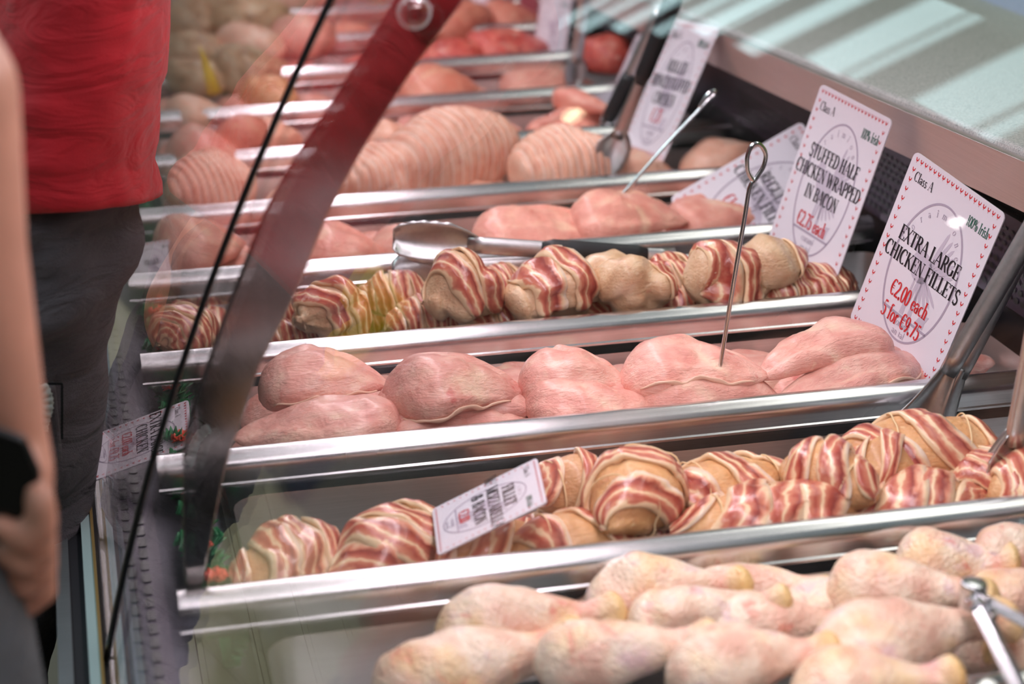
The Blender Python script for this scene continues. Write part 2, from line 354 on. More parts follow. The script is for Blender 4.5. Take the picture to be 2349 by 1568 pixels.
# front glass: two curved panes
def pane(name, label, y0, y1):
    zs = np.linspace(-.118, .78, 40); t = .006; V = []
    for z in zs:
        n = np.array([-1, .3+.47*z]); n /= np.linalg.norm(n); x = gx(z)
        V += [(x, y0, z), (x, y1, z), (x-n[0]*t, y1, z-n[1]*t), (x-n[0]*t, y0, z-n[1]*t)]
    m = len(zs); F = []
    for i in range(m-1):
        for j in range(4): k = (j+1) % 4; F.append((i*4+j, (i+1)*4+j, (i+1)*4+k, i*4+k))
    F += [(0, 1, 2, 3), ((m-1)*4+3, (m-1)*4+2, (m-1)*4+1, (m-1)*4)]
    o = mesh(name, V, F, M['glass'], None, True)
    me = o.data; me.polygons.foreach_set('use_smooth', [(i % 4) in (0, 2) and i < (m-1)*4 for i in range(len(me.polygons))])
    e = o.modifiers.new('split', 'EDGE_SPLIT'); e.split_angle = math.radians(40)
    return tag(o, label, 'glass pane')
YS = 0.12
pane('front_glass', 'curved clear front glass pane nearest the viewer, over the fillet trays', YA, YS-.004)
pane('front_glass', 'curved front glass pane beside the person in the red shirt', YS+.004, YB)
# black joint between the panes
zs = np.linspace(-.12, .78, 30); V, F = sweep([(gx(z)-.001, YS, z) for z in zs], .0030, .0045, 8, (0, 1, 0))
tag(mesh('glass_joint', V, F, M['gasket']), 'thin black seal between the two front glass panes', 'seal')

# polished support bracket, a flat plate standing across the case just behind the near rail
YF = 0.037
RE = [(1075, -30), (1061, 0), (946, 160), (872, 277), (825, 351), (758, 478), (733, 534), (680, 665), (644, 741), (606, 813), (585, 865), (547, 982), (528, 1030), (497, 1167), (477, 1270), (468, 1330)]
LE = [(922, -30), (904, 0), (841, 105), (764, 230), (703, 319), (646, 411), (601, 500), (545, 640), (506, 745), (458, 879), (430, 975), (420, 1050), (419, 1180), (421, 1270), (424, 1325)]
def rs(P, n): P = [ony(x, y, YF) for x, y in P]; return spline([(p[0], p[2], 0) for p in P], n)
n = 40; A, B = rs(RE, n), rs(LE, n)
top = [ony(1300, -420, YF), ony(1130, -440, YF)]
A = np.vstack([(top[0][0], top[0][2], 0), A]); B = np.vstack([(top[1][0], top[1][2], 0), B])
cx, cz = (A[-1]+B[-1])[:2]/2; rr = np.linalg.norm(A[-1]-B[-1])/2
tip = [(cx+rr*math.cos(-a), cz+rr*1.1*math.sin(-a)) for a in np.linspace(.35, math.pi-.35, 7)]
poly = [(p[0], p[1]) for p in A]+tip+[(p[0], p[1]) for p in B[::-1]]
fb = thing('glass_support_bracket', 'polished steel bracket slanting up inside the front glass, with a round bolt', 'bracket', (poly[len(poly)//2][0], YF, poly[len(poly)//2][1]))
ox, oz = poly[len(poly)//2]
V, F = prism([(x-ox, z-oz) for x, z in poly], -.004, .004); o = mesh('plate', V, F, M['fin'], fb, False); bev(o, .002, 2, 60)
bc = ony(950, 28, YF-.004)
def disc(r, y0, y1, n=32): return prism([(bc[0]-ox+r*math.cos(a), bc[2]-oz+r*math.sin(a)) for a in np.arange(n)*2*math.pi/n], y0, y1)
o = mesh('bolt', *disc(.0125, -.0085, -.004), M['steel'], fb, False); bev(o, .002, 2); h = mesh('bolt_head', *disc(.0075, -.012, -.0085), M['fin'], o, False); bev(h, .003, 3)
mesh('washer', *disc(.0150, -.0052, -.004), M['teal'], fb, False)

# lamp canopy over the case with the pink-white tube
cp = thing('lamp_canopy', 'steel lamp canopy over the glass with pinkish tube', 'lamp', (.5, .9, .79))
mesh('housing', *join([boxvf(-.13, YA-.9, .02, .2, YB-.9, .06), boxvf(-.13, YA-.9, -.008, -.12, YB-.9, .02)]), M['pan'], cp, False)
V, F = sweep([(0, y, -.001) for y in (-2.0, 0, 2.0)], .009, .009, 12); mesh('tube', V, F, emit('pink_fluorescent_tube', (255, 214, 226), 5), cp)

# ------------------------------------------------------------------ divider rails and trays
NM = {-3: 'sausages', -2: 'yellow chicken', -1: 'drumsticks', 0: 'bacon-wrapped mozzarella fillets', 1: 'extra large chicken fillets', 2: 'stuffed half chickens', 3: 'regular chicken fillets', 4: 'netted poultry joints', 5: 'pale sausages', 6: 'pink chicken pieces', 7: 'red meat', 8: 'orange meat', 9: 'tan breaded pieces', 10: 'last tan pieces'}
prof = [(-.0165, -.0310), (-.0175, -.0200)]+[(.0178*math.cos(a)*-1, -.0165+.0165*math.sin(a)) for a in np.linspace(.05, math.pi-.05, 13)]+[(.0175, -.0200), (.0165, -.0310), (.0185, -.0325), (.0185, -.0350), (-.0185, -.0350), (-.0185, -.0325)]
npf = len(prof); L = XR-XL
rv = [(0, y, z) for y, z in prof]+[(L, y, z) for y, z in prof]
rf = [(i, npf+i, npf+(i+1) % npf, (i+1) % npf) for i in range(npf)]+[tuple(range(npf)), tuple(range(2*npf-1, npf-1, -1))]
r0 = None
for k in range(K0, K1+1):
    if r0 is None:
        r0 = mesh('divider_rail', rv, rf, M['rail'], None, True); e = r0.modifiers.new('s', 'EDGE_SPLIT'); e.split_angle = math.radians(32); o = r0
    else: o = r0.copy(); link(o)
    o.location = (XL, k*PIT+.010, 0)
    a, b = NM.get(k-1), NM.get(k)
    tag(o, 'rounded steel divider rail between the %s and the %s' % (a, b) if a and b else 'steel divider rail at the end of the deck beside the %s' % (a or b), 'rail', 'divider rails between the trays')
def rrect(x0, x1, y0, y1, r, n=5):
    out = []
    for cx, cy, a0 in ((x1-r, y1-r, 0), (x0+r, y1-r, 90), (x0+r, y0+r, 180), (x1-r, y0+r, 270)):
        for a in np.linspace(a0, a0+90, n): out.append((cx+r*math.cos(math.radians(a)), cy+r*math.sin(math.radians(a))))
    return out
p0 = None
for k in range(K0, K1):
    if p0 is None:
        w, d = XR-.128, PIT-.044; loops = []
        for ins, z in ((0, -.0460), (.0008, -.050), (.004, -.10), (.008, -.112), (.018, -.119)): loops.append([(x, y, z) for x, y in rrect(ins, w-ins, ins, d-ins, max(.03-ins, .012))])
        m = len(loops[0]); V = [p for l in loops for p in l]; F = grid_faces(len(loops), m)
        F = [tuple(reversed(f)) for f in F]; F.append(tuple(range((len(loops)-1)*m, len(loops)*m)))
        p0 = mesh('tray', V, F, M['pan']); o = p0
    else: o = p0.copy(); link(o)
    o.location = (.128, k*PIT+.010+.022, 0); o.rotation_euler = (0, 0, 0)
    tag(o, 'deep steel tray holding the %s' % NM[k] if k in NM else 'empty deep steel tray nearest the viewer', 'tray', 'steel trays on the deck')

# ------------------------------------------------------------------ raw meat builders
def pose(o, xa, ya, xb, yb, z, roll=0, dz=0.0):
    p, q = onz(xa, ya, z-dz/2), onz(xb, yb, z+dz/2); c = (p+q)/2; d = q-p
    o.location = tuple(c); o.rotation_euler = (math.radians(roll), -math.atan2(d[2], math.hypot(d[0], d[1])), math.atan2(d[1], d[0]))
    return float(np.linalg.norm(d))
def span(xa, ya, xb, yb, z): return float(np.linalg.norm(onz(xa, ya, z)-onz(xb, yb, z)))
def fillet_vf(L, W, H, seed, flip=False, groove=True):
    g = np.random.default_rng(seed); nz = Noise(seed); NU, NV = 34, 30
    u = np.linspace(0, 1, NU)[:, None]; ph = (np.arange(NV)/NV*2*math.pi)[None, :]
    ue = np.clip(u, .004, .996); k = g.uniform(.62, .8)
    sh = np.sin(math.pi*ue**k)**.58*(1-.25*ue); sh /= sh.max()
    hh = np.sin(math.pi*ue**(k*.95))**.62*(1-.38*ue); hh /= hh.max()
    cp, sp = np.cos(ph), np.sin(ph)
    off = g.uniform(-.18, .18)
    y = W/2*sh*(np.sign(cp)*np.abs(cp)**.9)+W*.10*np.sin(u*math.pi*1.1+g.uniform(-.4, .4))*g.choice([-1, 1])
    z = H/2*hh*np.where(sp > 0, np.abs(sp)**.8*(1+off*cp), -.55*np.abs(sp)**.7)
    if groove:
        for a, w, dp, c in ((g.uniform(.9, 1.35), .13, .34, g.uniform(.5, .75)), (g.uniform(1.9, 2.4), .11, .22, g.uniform(.3, .5)), (g.uniform(2.5, 2.8), .10, .25, .5)):
            d = np.exp(-((ph-(a+.45*(u-.5)))/w)**2)*np.exp(-((u-c)/.3)**2); z = z-H*dp*d*.5; 
    x = L*(u-.5)+0*ph
    z = z-H*.30*(2*(u-.5))**2*g.uniform(.2, .9)
    P = np.stack([x, y, z], -1).reshape(-1, 3)
    P = P+np.stack([nz(P, 9), Noise(seed+1)(P, 10), Noise(seed+2)(P, 11)], -1)*np.array([.0030, .0032, .0026])
    n2 = Noise(seed+9)(P*np.array([.42, 1.15, .6]), 13); cr = np.exp(-(n2/.16)**2)*np.clip(np.sin(np.repeat(u[:, 0], NV)*math.pi), 0, 1)*(P[:, 2] > -.2*H)
    P[:, 2] -= cr*.0042; P[:, 2] += nz(P, 32)*.0010+Noise(seed+5)(P*np.array([.5, 1, 1]), 40)*.0006
    if flip: P[:, 0] *= -1; P[:, 1] *= -1
    F = grid_faces(NU, NV); F += [tuple(range(NV-1, -1, -1)), tuple((NU-1)*NV+j for j in range(NV))]
    fillet_vf.cr = cr
    return P, F
def fillet(name, label, ends, z, W, H, seed, mat='fillet', roll=0, flip=False, dz=0, group=None, cat='chicken fillet', groove=True):
    L = span(*ends, z); V, F = fillet_vf(L*1.04, W, H, seed, flip, groove); o = mesh(name, V, F, M[mat], att=fillet_vf.cr); pose(o, *ends, z, roll, dz)
    return tag(o, label, cat, group)
# bacon wrapped rolls ------------------------------------------------
def roll_surface(L, W, H, seed, lump=.004):
    g = np.random.default_rng(seed); n1 = Noise(seed); n2 = Noise(seed+40); k = g.uniform(.8, 1.15); e = g.uniform(.5, .62)
    def S(u, ph, off=0.0):
        ue = np.clip(u, .006, .994); s = np.sin(math.pi*ue**k)**e
        ex = .35*off*(2*ue-1)
        cp, sp = np.cos(ph), np.sin(ph)
        P = np.stack([L*(ue-.5)+ex+0*ph, (W/2*s+off)*np.sign(cp)*np.abs(cp)**.9, (H/2*s+off)*np.where(sp > 0, np.abs(sp)**.9, -.8*np.abs(sp)**.9)], -1)
        c1 = n2(P, 7); nn = n1(P, 9)*lump+n1(P, 22)*lump*.3-1.1*lump*np.exp(-(c1/.2)**2)
        d = P.copy(); d[..., 0] = 0; ln = np.linalg.norm(d, axis=-1, keepdims=True)+1e-6
        return P+d/ln*nn[..., None]
    return S
def strip_vf(S, u0, slope, wid, a0, a1, seed, off=.0022, th=.0024, ns=34, nt=7):
    g = np.random.default_rng(seed); s = np.linspace(0, 1, ns)[:, None]; t = np.linspace(-1, 1, nt)[None, :]
    w = wid*(1+.22*np.sin(s*g.uniform(5, 11)+g.uniform(0, 6)))*(1-.35*np.abs(2*s-1)**6)
    u = u0+slope*(s-.5)+.025*np.sin(s*g.uniform(4, 9)+g.uniform(0, 6))+w*t/2
    ph = np.radians(a0+(a1-a0)*s)+t*g.uniform(-.1, .1)
    ripple = .0011*np.sin(s*g.uniform(16, 30)+t*2+g.uniform(0, 6))
    top = S(u, ph, off+th+ripple+.0008*(1-np.abs(t)**3)); bot = S(u, ph, off*.2+0*t)
    V = np.concatenate([top.reshape(-1, 3), bot.reshape(-1, 3)]); N = ns*nt; F = []
    for i in range(ns-1):
        for j in range(nt-1):
            a = i*nt+j; F.append((a, a+1, a+nt+1, a+nt)); F.append((N+a, N+a+nt, N+a+nt+1, N+a+1))
        for a in (i*nt, i*nt+nt-1): F.append((a, a+nt, N+a+nt, N+a) if a == i*nt else (a+nt, a, N+a, N+a+nt))
    for j in range(nt-1): F.append((j+1, j, N+j, N+j+1)); b = (ns-1)*nt; F.append((b+j, b+j+1, N+b+j+1, N+b+j))
    uv = np.stack(np.broadcast_arrays(s, (t+1)/2), -1).reshape(-1, 2); return V, F, np.concatenate([uv, uv])
def bacon_roll(name, label, ends, z, W, H, seed, n=5, core='core', roll=0, dz=0, twine=2, lengthwise=False, cover=(.1, .9), wid=None, group=None, cat='wrapped chicken', lump=.004, minL=None, slope=None):
    g = np.random.default_rng(seed+500); L = max(span(*ends, z)*1.05, minL or 0); S = roll_surface(L, W, H, seed, lump)
    t = thing(name, label, cat, group=group); pose(t, *ends, z, roll, dz)
    NU, NV = 30, 26; u = np.linspace(0, 1, NU)[:, None]; ph = (np.arange(NV)/NV*2*math.pi)[None, :]
    V = S(u, ph).reshape(-1, 3); F = grid_faces(NU, NV)+[tuple(range(NV-1, -1, -1)), tuple((NU-1)*NV+j for j in range(NV))]
    mesh('filling', V, F, M[core], t)
    us = np.linspace(cover[0], cover[1], n)+g.uniform(-.03, .03, n); w = wid or (cover[1]-cover[0])/max(n-1, 1)*1.02
    sl = g.uniform(-.22, .22) if slope is None else slope
    for i in range(n):
        V, F, uv = strip_vf(S, us[i], sl+g.uniform(-.08, .08), w*g.uniform(.85, 1.1), g.uniform(-50, -20), g.uniform(195, 230), seed*31+i, .0016+.0012*(i % 2))
        mesh('bacon_strip', V, F, M['bacon'], t, uv=uv)
    if lengthwise:
        V, F, uv = strip_vf(lambda u, p, o=0: S((p/math.pi), (u-.5)*3.0+1.2, o), .5, .1, .22, 8, 172, seed*77, .003); mesh('bacon_strip', V, F, M['bacon'], t, uv=uv)
    for i in range(twine):
        uu = .28+.44*i/max(twine-1, 1)+g.uniform(-.05, .05); a = np.linspace(0, 2*math.pi, 40, endpoint=False)
        P = S(np.full_like(a, uu)+.02*np.sin(a), a, .0042); V, F = sweep(P, .0009, .0009, 6, (1, .02, .01), closed=True); mesh('twine', V, F, M['twine'], t)
    return t
# chicken legs ------------------------------------------------------
def leg_vf(L, R, seed):
    g = np.random.default_rng(seed); nz = Noise(seed); NU, NV = 44, 26
    us = np.linspace(0, 1, NU)
    kx = [0, .02, .08, .2, .34, .5, .64, .74, .82, .88, .93, .97, .99, 1]; ky = [.05, .42, .74, .98, 1.0, .84, .58, .42, .37, .48, .58, .52, .34, .05]
    r = np.interp(us, kx, ky); r = np.convolve(np.pad(r, 2, 'edge'), [.1, .2, .4, .2, .1], 'valid'); r[0] = .06; r[-1] = .06
    cy = .22*R*np.sin(us*math.pi*1.3+g.uniform(-.5, .5)); cz = .10*R*np.clip((us-.4)/.6, 0, 1)
    a = (np.arange(NV)/NV*2*math.pi)[None, :]; rr = R*r[:, None]
    x = L*(us[:, None]-.5)+0*a; y = cy[:, None]+rr*np.cos(a)*1.02; z = cz[:, None]+rr*np.sin(a)*np.where(np.sin(a) > 0, .92, .75)
    P = np.stack([x, y, z], -1).reshape(-1, 3); d = np.stack([0*x, np.cos(a)+0*x, np.sin(a)+0*x], -1).reshape(-1, 3)
    amp = np.repeat(.35+.65*r, NV); P = P+d*((nz(P, 9)*.0034+Noise(seed+3)(P, 26)*.0013-.0032*np.exp(-(Noise(seed+7)(P*np.array([.5, 1, 1]), 9)/.14)**2))*amp)[:, None]
    F = grid_faces(NU, NV)+[tuple(range(NV-1, -1, -1)), tuple((NU-1)*NV+j for j in range(NV))]
    return P, F, np.repeat(us, NV)
def drumstick(label, ends, z, R, seed, roll=0, dz=0, group='raw chicken legs in the nearest tray'):
    L = span(*ends, z)*1.03; V, F, a = leg_vf(L, R, seed); o = mesh('drumstick', V, F, M['leg'], att=a); pose(o, *ends, z, roll, dz)
    return tag(o, label, 'chicken leg', group)

# ------------------------------------------------------------------ tray of chicken legs (nearest)
G = None
legs = [
 ('large raw chicken leg at the upper left of the leg tray', (1010, 1470, 1420, 1395), -.030, .034),
 ('big wrinkled raw chicken leg filling the bottom left of the leg tray', (880, 1600, 1330, 1470), -.045, .042),
 ('plump raw chicken leg at the back left, ankle pointing right against the rail', (1350, 1385, 1715, 1335), -.030, .031),
 ('raw chicken leg at the back with a broken pink knuckle beside the rail', (1590, 1352, 1918, 1350), -.042, .026),
 ('raw chicken leg with a bright yellow knuckle with a dark tip', (1455, 1440, 1800, 1378), -.022, .030),
 ('raw chicken leg with orange knuckle lying in the middle of the pile', (1620, 1470, 1980, 1412), -.034, .029),
 ('plump raw chicken leg at the back right reaching towards the tong handle', (1900, 1365, 2285, 1360), -.018, .034),
 ('raw chicken leg showing a pale round knuckle between two plump legs', (1800, 1405, 2070, 1375), -.036, .025),
 ('rounded raw chicken leg at the far right back against the rail', (2060, 1305, 2330, 1290), -.030, .032),
 ('raw chicken leg with a red mark cut by the right frame edge', (2262, 1290, 2480, 1240), -.022, .029),
 ('raw chicken leg with a yellow knuckle at the left front', (1240, 1535, 1645, 1470), -.012, .032),
 ('golden raw chicken leg in the front centre with an orange knuckle', (1540, 1560, 1915, 1495), -.004, .036),
 ('largest pale raw chicken leg at the front right beside the tong handles', (1880, 1530, 2310, 1430), -.010, .042),
 ('raw chicken leg at the bottom right edge of the frame, tip only', (1820, 1610, 2200, 1560), -.004, .036),
 ('pink striped raw chicken leg at the right edge behind the tong handles', (2240, 1395, 2480, 1330), -.034, .030),
 ('raw chicken leg with a yellow end showing between the tong handles', (2500, 1560, 2260, 1490), -.038, .030),
 ('raw chicken leg partly buried under the middle legs', (1300, 1420, 1600, 1400), -.062, .029),
 ('raw chicken leg glimpsed deep in the pile at the right', (1900, 1450, 2200, 1420), -.068, .029),
]
for i, (lb, e, z, R) in enumerate(legs): drumstick(lb, e, z, R*1.12, 100+i, roll=random.Random(i).uniform(-25, 25), dz=.012)
for i in range(7):
    o = drumstick('raw chicken leg at the bottom of the pile', (950+200*i, 1500, 1250+200*i, 1470), -.085, .030, 140+i, group='bottom layer of raw chicken legs')

# ------------------------------------------------------------------ tray of bacon-wrapped mozzarella fillets
B0G = 'bacon-wrapped mozzarella fillets in the second tray'
rolls0 = [
 ('bacon-wrapped chicken fillet at the left end beside the plastic parsley', (540, 1372, 765, 1235), -.050, .088, .075, 4, 0, 'core', .10),
 ('bacon-wrapped chicken fillet left of the small white price card', (770, 1345, 1010, 1200), -.045, .088, .075, 4, 1, 'core', .10),
 ('yellowish bacon-wrapped chicken fillet under the small white price card', (1010, 1310, 1270, 1230), -.050, .075, .062, 3, 1, 'core', .0),
 ('tied bacon-wrapped chicken fillet to the front right of the small price card', (1170, 1285, 1450, 1235), -.040, .080, .068, 2, 2, 'core', .0),
 ('bacon-wrapped chicken fillet tied with twine behind the small price card', (1225, 1140, 1400, 1105), -.030, .075, .068, 2, 2, 'core', .0),
 ('golden bacon-wrapped chicken fillet standing up, tied with twine', (1395, 1210, 1510, 1075), -.004, .092, .085, 2, 2, 'core', .0),
 ('scrap of bacon-wrapped chicken at the rail in the tray centre', (1445, 1262, 1560, 1215), -.058, .06, .05, 3, 0, 'core', .0),
 ('dark striped bacon-wrapped chicken fillet tied with twine against the tray wall', (1510, 1165, 1815, 1100), -.030, .085, .075, 3, 2, 'core', .0),
 ('largest bacon-wrapped chicken fillet along the front rail', (1545, 1225, 1965, 1180), -.026, .092, .078, 4, 1, 'core', .0),
 ('glossy dark bacon-wrapped chicken fillet leaning in the middle', (1800, 1075, 2010, 1140), -.002, .085, .075, 3, 2, 'core', .0),
 ('bacon-wrapped chicken fillet with a yellow patch and loose bacon end', (1930, 1095, 2150, 1085), -.020, .080, .070, 3, 0, 'core', .0),
 ('long bacon-wrapped chicken fillet under the upright tongs', (1925, 1050, 2290, 1040), -.012, .095, .080, 3, 2, 'core', .0),
 ('bacon-wrapped chicken fillet at the front right by the rail', (1960, 1190, 2275, 1160), -.034, .085, .072, 4, 0, 'core', .0),
 ('bacon-wrapped chicken fillet half hidden left of the scalloped tong head', (2185, 1125, 2330, 1085), -.026, .075, .07, 4, 0, 'core', .0),
 ('bacon-wrapped chicken fillet at the right frame edge behind the scalloped tong head', (2285, 1155, 2480, 1110), -.02, .085, .075, 5, 0, 'core', .0),
]
for i, (lb, e, z, W, H, n, tw, c, mn) in enumerate(rolls0):
    bacon_roll('bacon_roll', lb, e, z, W, H, 200+i, n, c, roll=random.Random(i+5).uniform(-30, 30), twine=tw, minL=mn, group=B0G, cover=(.14, .86) if n > 2 else (.2, .62), wid=.25 if n > 2 else .24, slope=(.35+.4*random.Random(i).random())*(1 if i % 2 else -1))
for i in range(5): bacon_roll('bacon_roll', 'bacon-wrapped chicken fillet at the bottom of its pile', (1180+230*i, 1250, 1430+230*i, 1215), -.085, .08, .06, 230+i, 4, twine=0, group='bottom layer of bacon-wrapped fillets')

# ------------------------------------------------------------------ tray of extra large fillets
G1 = 'extra large raw chicken fillets'
f1 = [
 ('broad raw chicken fillet at the back left with a fatty right edge', (596, 880, 890, 862), 0.006, .115, .060, 12, 0),
 ('long raw chicken fillet across the left middle, tapering to the left', (540, 1000, 912, 950), -0.016, .105, .058, 12, 1),
 ('raw chicken fillet at the front left along the rail', (570, 1028, 900, 1000), -0.034, .070, .052, 12, 1),
 ('domed raw chicken fillet at the back, second from the left', (880, 885, 1200, 868), 0.012, .110, .066, 12, 0),
 ('long raw chicken fillet with a loose fatty seam, second column', (862, 928, 1240, 915), -0.010, .100, .058, 14, 0),
 ('small raw chicken fillet below the one with the fatty seam', (886, 985, 1115, 965), -0.028, .085, .052, 14, 0),
 ('flat raw chicken fillet along the rail, second column', (935, 1005, 1245, 980), -0.038, .065, .048, 10, 1),
 ('raw chicken fillet at the back centre with a red mark at its right end', (1195, 880, 1450, 862), 0.006, .105, .062, 12, 0),
 ('broad darker raw chicken fillet in the middle of the tray', (1210, 930, 1515, 915), -0.012, .110, .062, 16, 0),
 ('raw chicken fillet at the front centre touching the rail', (1285, 966, 1520, 948), -0.036, .062, .048, 10, 1),
 ('large raw chicken fillet behind the skewered one', (1425, 855, 1762, 850), 0.010, .110, .060, 10, 0),
 ('large raw chicken fillet pierced by the loop-ended skewer', (1452, 900, 1800, 890), -0.008, .105, .060, 16, 0),
 ('thin raw chicken fillet along the rail right of the skewer', (1610, 940, 1820, 922), -0.034, .062, .046, 10, 0),
 ('large raw chicken fillet at the back right left of the tall price sign', (1746, 840, 2030, 785), 0.014, .105, .066, 10, 1),
 ('raw chicken fillet tucked against the foot of the extra large sign', (1795, 905, 2095, 825), -0.008, .100, .060, 14, 1),
 ('slim raw chicken fillet at the front right corner under the sign', (1930, 905, 2130, 868), -0.030, .066, .046, 10, 1),
]
def fat_seam(o, seed):
    g = np.random.default_rng(seed); NU, NV = 34, 30; V = np.array([v.co[:] for v in o.data.vertices]).reshape(NU, NV, 3); j = int(np.argmin(V[NU//2, :, 1])); j = (j+g.integers(-1, 3)) % NV
    P = V[4:NU-4, j, :]+np.array([0, -.001, .0]); P[:, 2] += .002*np.sin(np.arange(len(P))*.7+seed); m = len(P); w = .0034*np.sin(np.linspace(.15, math.pi-.1, m))*(1+.35*np.sin(np.arange(m)*1.3+seed))
    v, f = sweep(P, .0014, np.maximum(w, .0008), 8, (0, -.3, 1)); mesh('fat_seam', v, f, M['fattrim'], o)
for i, (lb, e, z, W, H, rl, fp) in enumerate(f1):
    o = fillet('chicken_fillet', lb, e, z, W*.88, H*1.10, 300+i*7, roll=rl-4, flip=bool(fp), group=G1)
    if i in (0, 3, 4, 8, 10, 11, 14): fat_seam(o, i+1)
for i in range(12):
    x = 560+130*i; fillet('chicken_fillet', 'raw chicken fillet in the lower layer of the extra large fillets', (x, 955-9.5*i, x+290, 935-9.5*i), -.068, .12, .05, 400+i, roll=5, group='lower layer of extra large fillets')
for i in range(8):
    V, F = fillet_vf(.16, .21, .055, 430+i); o = mesh('chicken_fillet', V, F, M['fillet'], att=fillet_vf.cr); o.location = (.21+.115*i, PIT+.165, -.092); tag(o, 'raw chicken fillet on the tray bottom under the extra large fillets', 'chicken fillet', 'bottom layer of extra large fillets')

# ------------------------------------------------------------------ tray of stuffed half chickens wrapped in bacon
G2 = 'stuffed half chickens wrapped in bacon'
h2 = [
 ('upright bacon-wrapped half chicken right under the lying tong head', (978, 692, 1148, 655), .012, .100, .092, 2, (.25, .6), .30, .4),
 ('bacon-wrapped half chicken with a broad white and pink strip, second in the row', (1168, 690, 1360, 650), .008, .108, .092, 2, (.3, .62), .34, .1),
 ('two-lobed stuffed half chicken with a dark bacon edge, third in the row', (1378, 672, 1526, 640), .012, .100, .09, 1, (.72, .72), .22, .3),
 ('bacon-striped half chicken left of the loop skewer', (1575, 658, 1762, 622), .012, .102, .092, 2, (.3, .62), .30, -.1),
 ('pale half chicken with a side strip of bacon behind the loop skewer', (1690, 640, 1832, 606), .012, .095, .09, 1, (.8, .8), .28, .0),
 ('pale lobe of a stuffed half chicken just left of the third one', (1342, 652, 1452, 630), .01, .085, .085, 0, (.5, .5), .3, 0),
 ('dark bacon-wrapped half chicken at the left behind the yellow reflection', (705, 738, 808, 705), -.004, .085, .085, 2, (.3, .6), .3, .2),
]
for i, (lb, e, z, W, H, n, cv, wd, sl) in enumerate(h2): bacon_roll('stuffed_half_chicken', lb, e, z, W, H, 500+i, n, 'halfbird', twine=0, group=G2, cover=cv, wid=wd, lump=.0095, minL=.098, slope=sl, cat='stuffed chicken')
h2b = [
 ('striped bacon roll at the back left of the half chickens', (825, 690, 995, 675), -.030), ('striped bacon roll in front, left of the first half chicken', (890, 755, 1045, 735), -.040),
 ('striped bacon roll at the far left near the bracket', (610, 745, 730, 725), -.034), ('bacon roll lying at the front left rail', (600, 785, 740, 765), -.046),
 ('striped bacon roll behind the second half chicken', (1270, 650, 1390, 630), -.018), ('pale striped bacon roll between third and fourth half chickens', (1475, 665, 1610, 640), -.012),
 ('bacon scrap between the first and second half chickens', (1085, 748, 1210, 725), -.042), ('bacon scrap between the second and third half chickens', (1340, 715, 1420, 690), -.036),
 ('striped bacon roll at the front between third and fourth half chickens', (1500, 712, 1620, 690), -.036), ('bacon roll behind the stuffed half chicken sign', (1830, 680, 1960, 655), -.022),
 ('striped bacon roll at the back between first and second half chickens', (1100, 680, 1210, 660), -.022), ('brown bacon roll at the front under the pale half chicken', (1740, 690, 1840, 665), -.020),
 ('bacon roll seen through the far pane at the tray end', (372, 790, 470, 740), -.02)]
for i, (lb, e, z) in enumerate(h2b): bacon_roll('bacon_roll', lb, e, z, .075, .066, 530+i, 5, 'halfbird', twine=0, group='small bacon rolls among the half chickens', slope=.1)
for i in range(9):
    x = 380+170*i; bacon_roll('bacon_roll', 'bacon roll at the bottom of the half chicken tray', (x, 755-14*i, x+170, 740-14*i), -.082, .15, .066, 560+i, 5, 'halfbird', twine=0, group='bottom layer under the half chickens', slope=.05)

# ------------------------------------------------------------------ tray of regular fillets and the far trays
G3 = 'regular raw chicken fillets'
f3 = [('orange-pink raw chicken fillet at the left behind the yellow reflection', (690, 575, 880, 560), -.02, .11, .062), ('flat raw chicken fillet behind the lying tong head', (850, 560, 1100, 545), -.03, .10, .05),
 ('broad pink raw chicken fillet in the middle behind the tongs', (1090, 555, 1430, 525), -.012, .115, .064), ('tall pink raw chicken fillet pierced by the thin leaning skewer', (1310, 515, 1580, 490), .0, .115, .075),
 ('raw chicken fillet behind the tilted regular fillet sign', (1540, 510, 1800, 480), -.02, .11, .06), ('raw chicken fillet seen through the far pane beside the white card', (385, 590, 560, 540), -.01, .115, .085),
 ('raw chicken fillet at the front behind the tongs, partly under the middle one', (1150, 575, 1480, 555), -.04, .09, .05)]
for i, (lb, e, z, W, H) in enumerate(f3): fillet('chicken_fillet', lb, e, z, W, H, 600+i, 'fillet_far', roll=14, group=G3)
for i in range(8):
    V, F = fillet_vf(.16, .21, .085, 620+i); o = mesh('chicken_fillet', V, F, M['fillet_far'], att=fillet_vf.cr); o.location = (.21+.115*i, 3*PIT+.165, -.068); tag(o, 'raw chicken fillet in the lower layer of regular fillets', 'chicken fillet', 'lower layer of regular fillets')

def netted(label, ends, z, W, H, seed, rings=16, mat='turkey'):
    L = span(*ends, z)*1.04; g = np.random.default_rng(seed); NU, NV = 110, 36; S = roll_surface(L, W, H, seed, .004)
    u = np.linspace(0, 1, NU)[:, None]; ph = (np.arange(NV)/NV*2*math.pi)[None, :]
    bulge = .0050*np.abs(np.sin(u*math.pi*rings))*(.75+.25*np.abs(np.sin(ph*9)))
    t = thing('netted_joint', label, 'poultry joint', group='netted poultry joints'); pose(t, *ends, z, 10)
    V = S(u, ph, bulge).reshape(-1, 3); mesh('meat', V, grid_faces(NU, NV)+[tuple(range(NV-1, -1, -1)), tuple((NU-1)*NV+j for j in range(NV))], M[mat], t)
    P = []
    for k in range(1, rings):
        a = np.linspace(0, 2*math.pi, 36, endpoint=False); P.append(sweep(S(np.full_like(a, k/rings), a, .0012), .0011, .0011, 5, (1, .02, .01), closed=True))
    V, F = join(P); mesh('netting', V, F, flat('net_string_%d' % seed, (246, 226, 214), .7), t)
netted('large netted poultry joint bulging over the middle rail', (885, 405, 1172, 325), -.018, .150, .165, 700, 17)
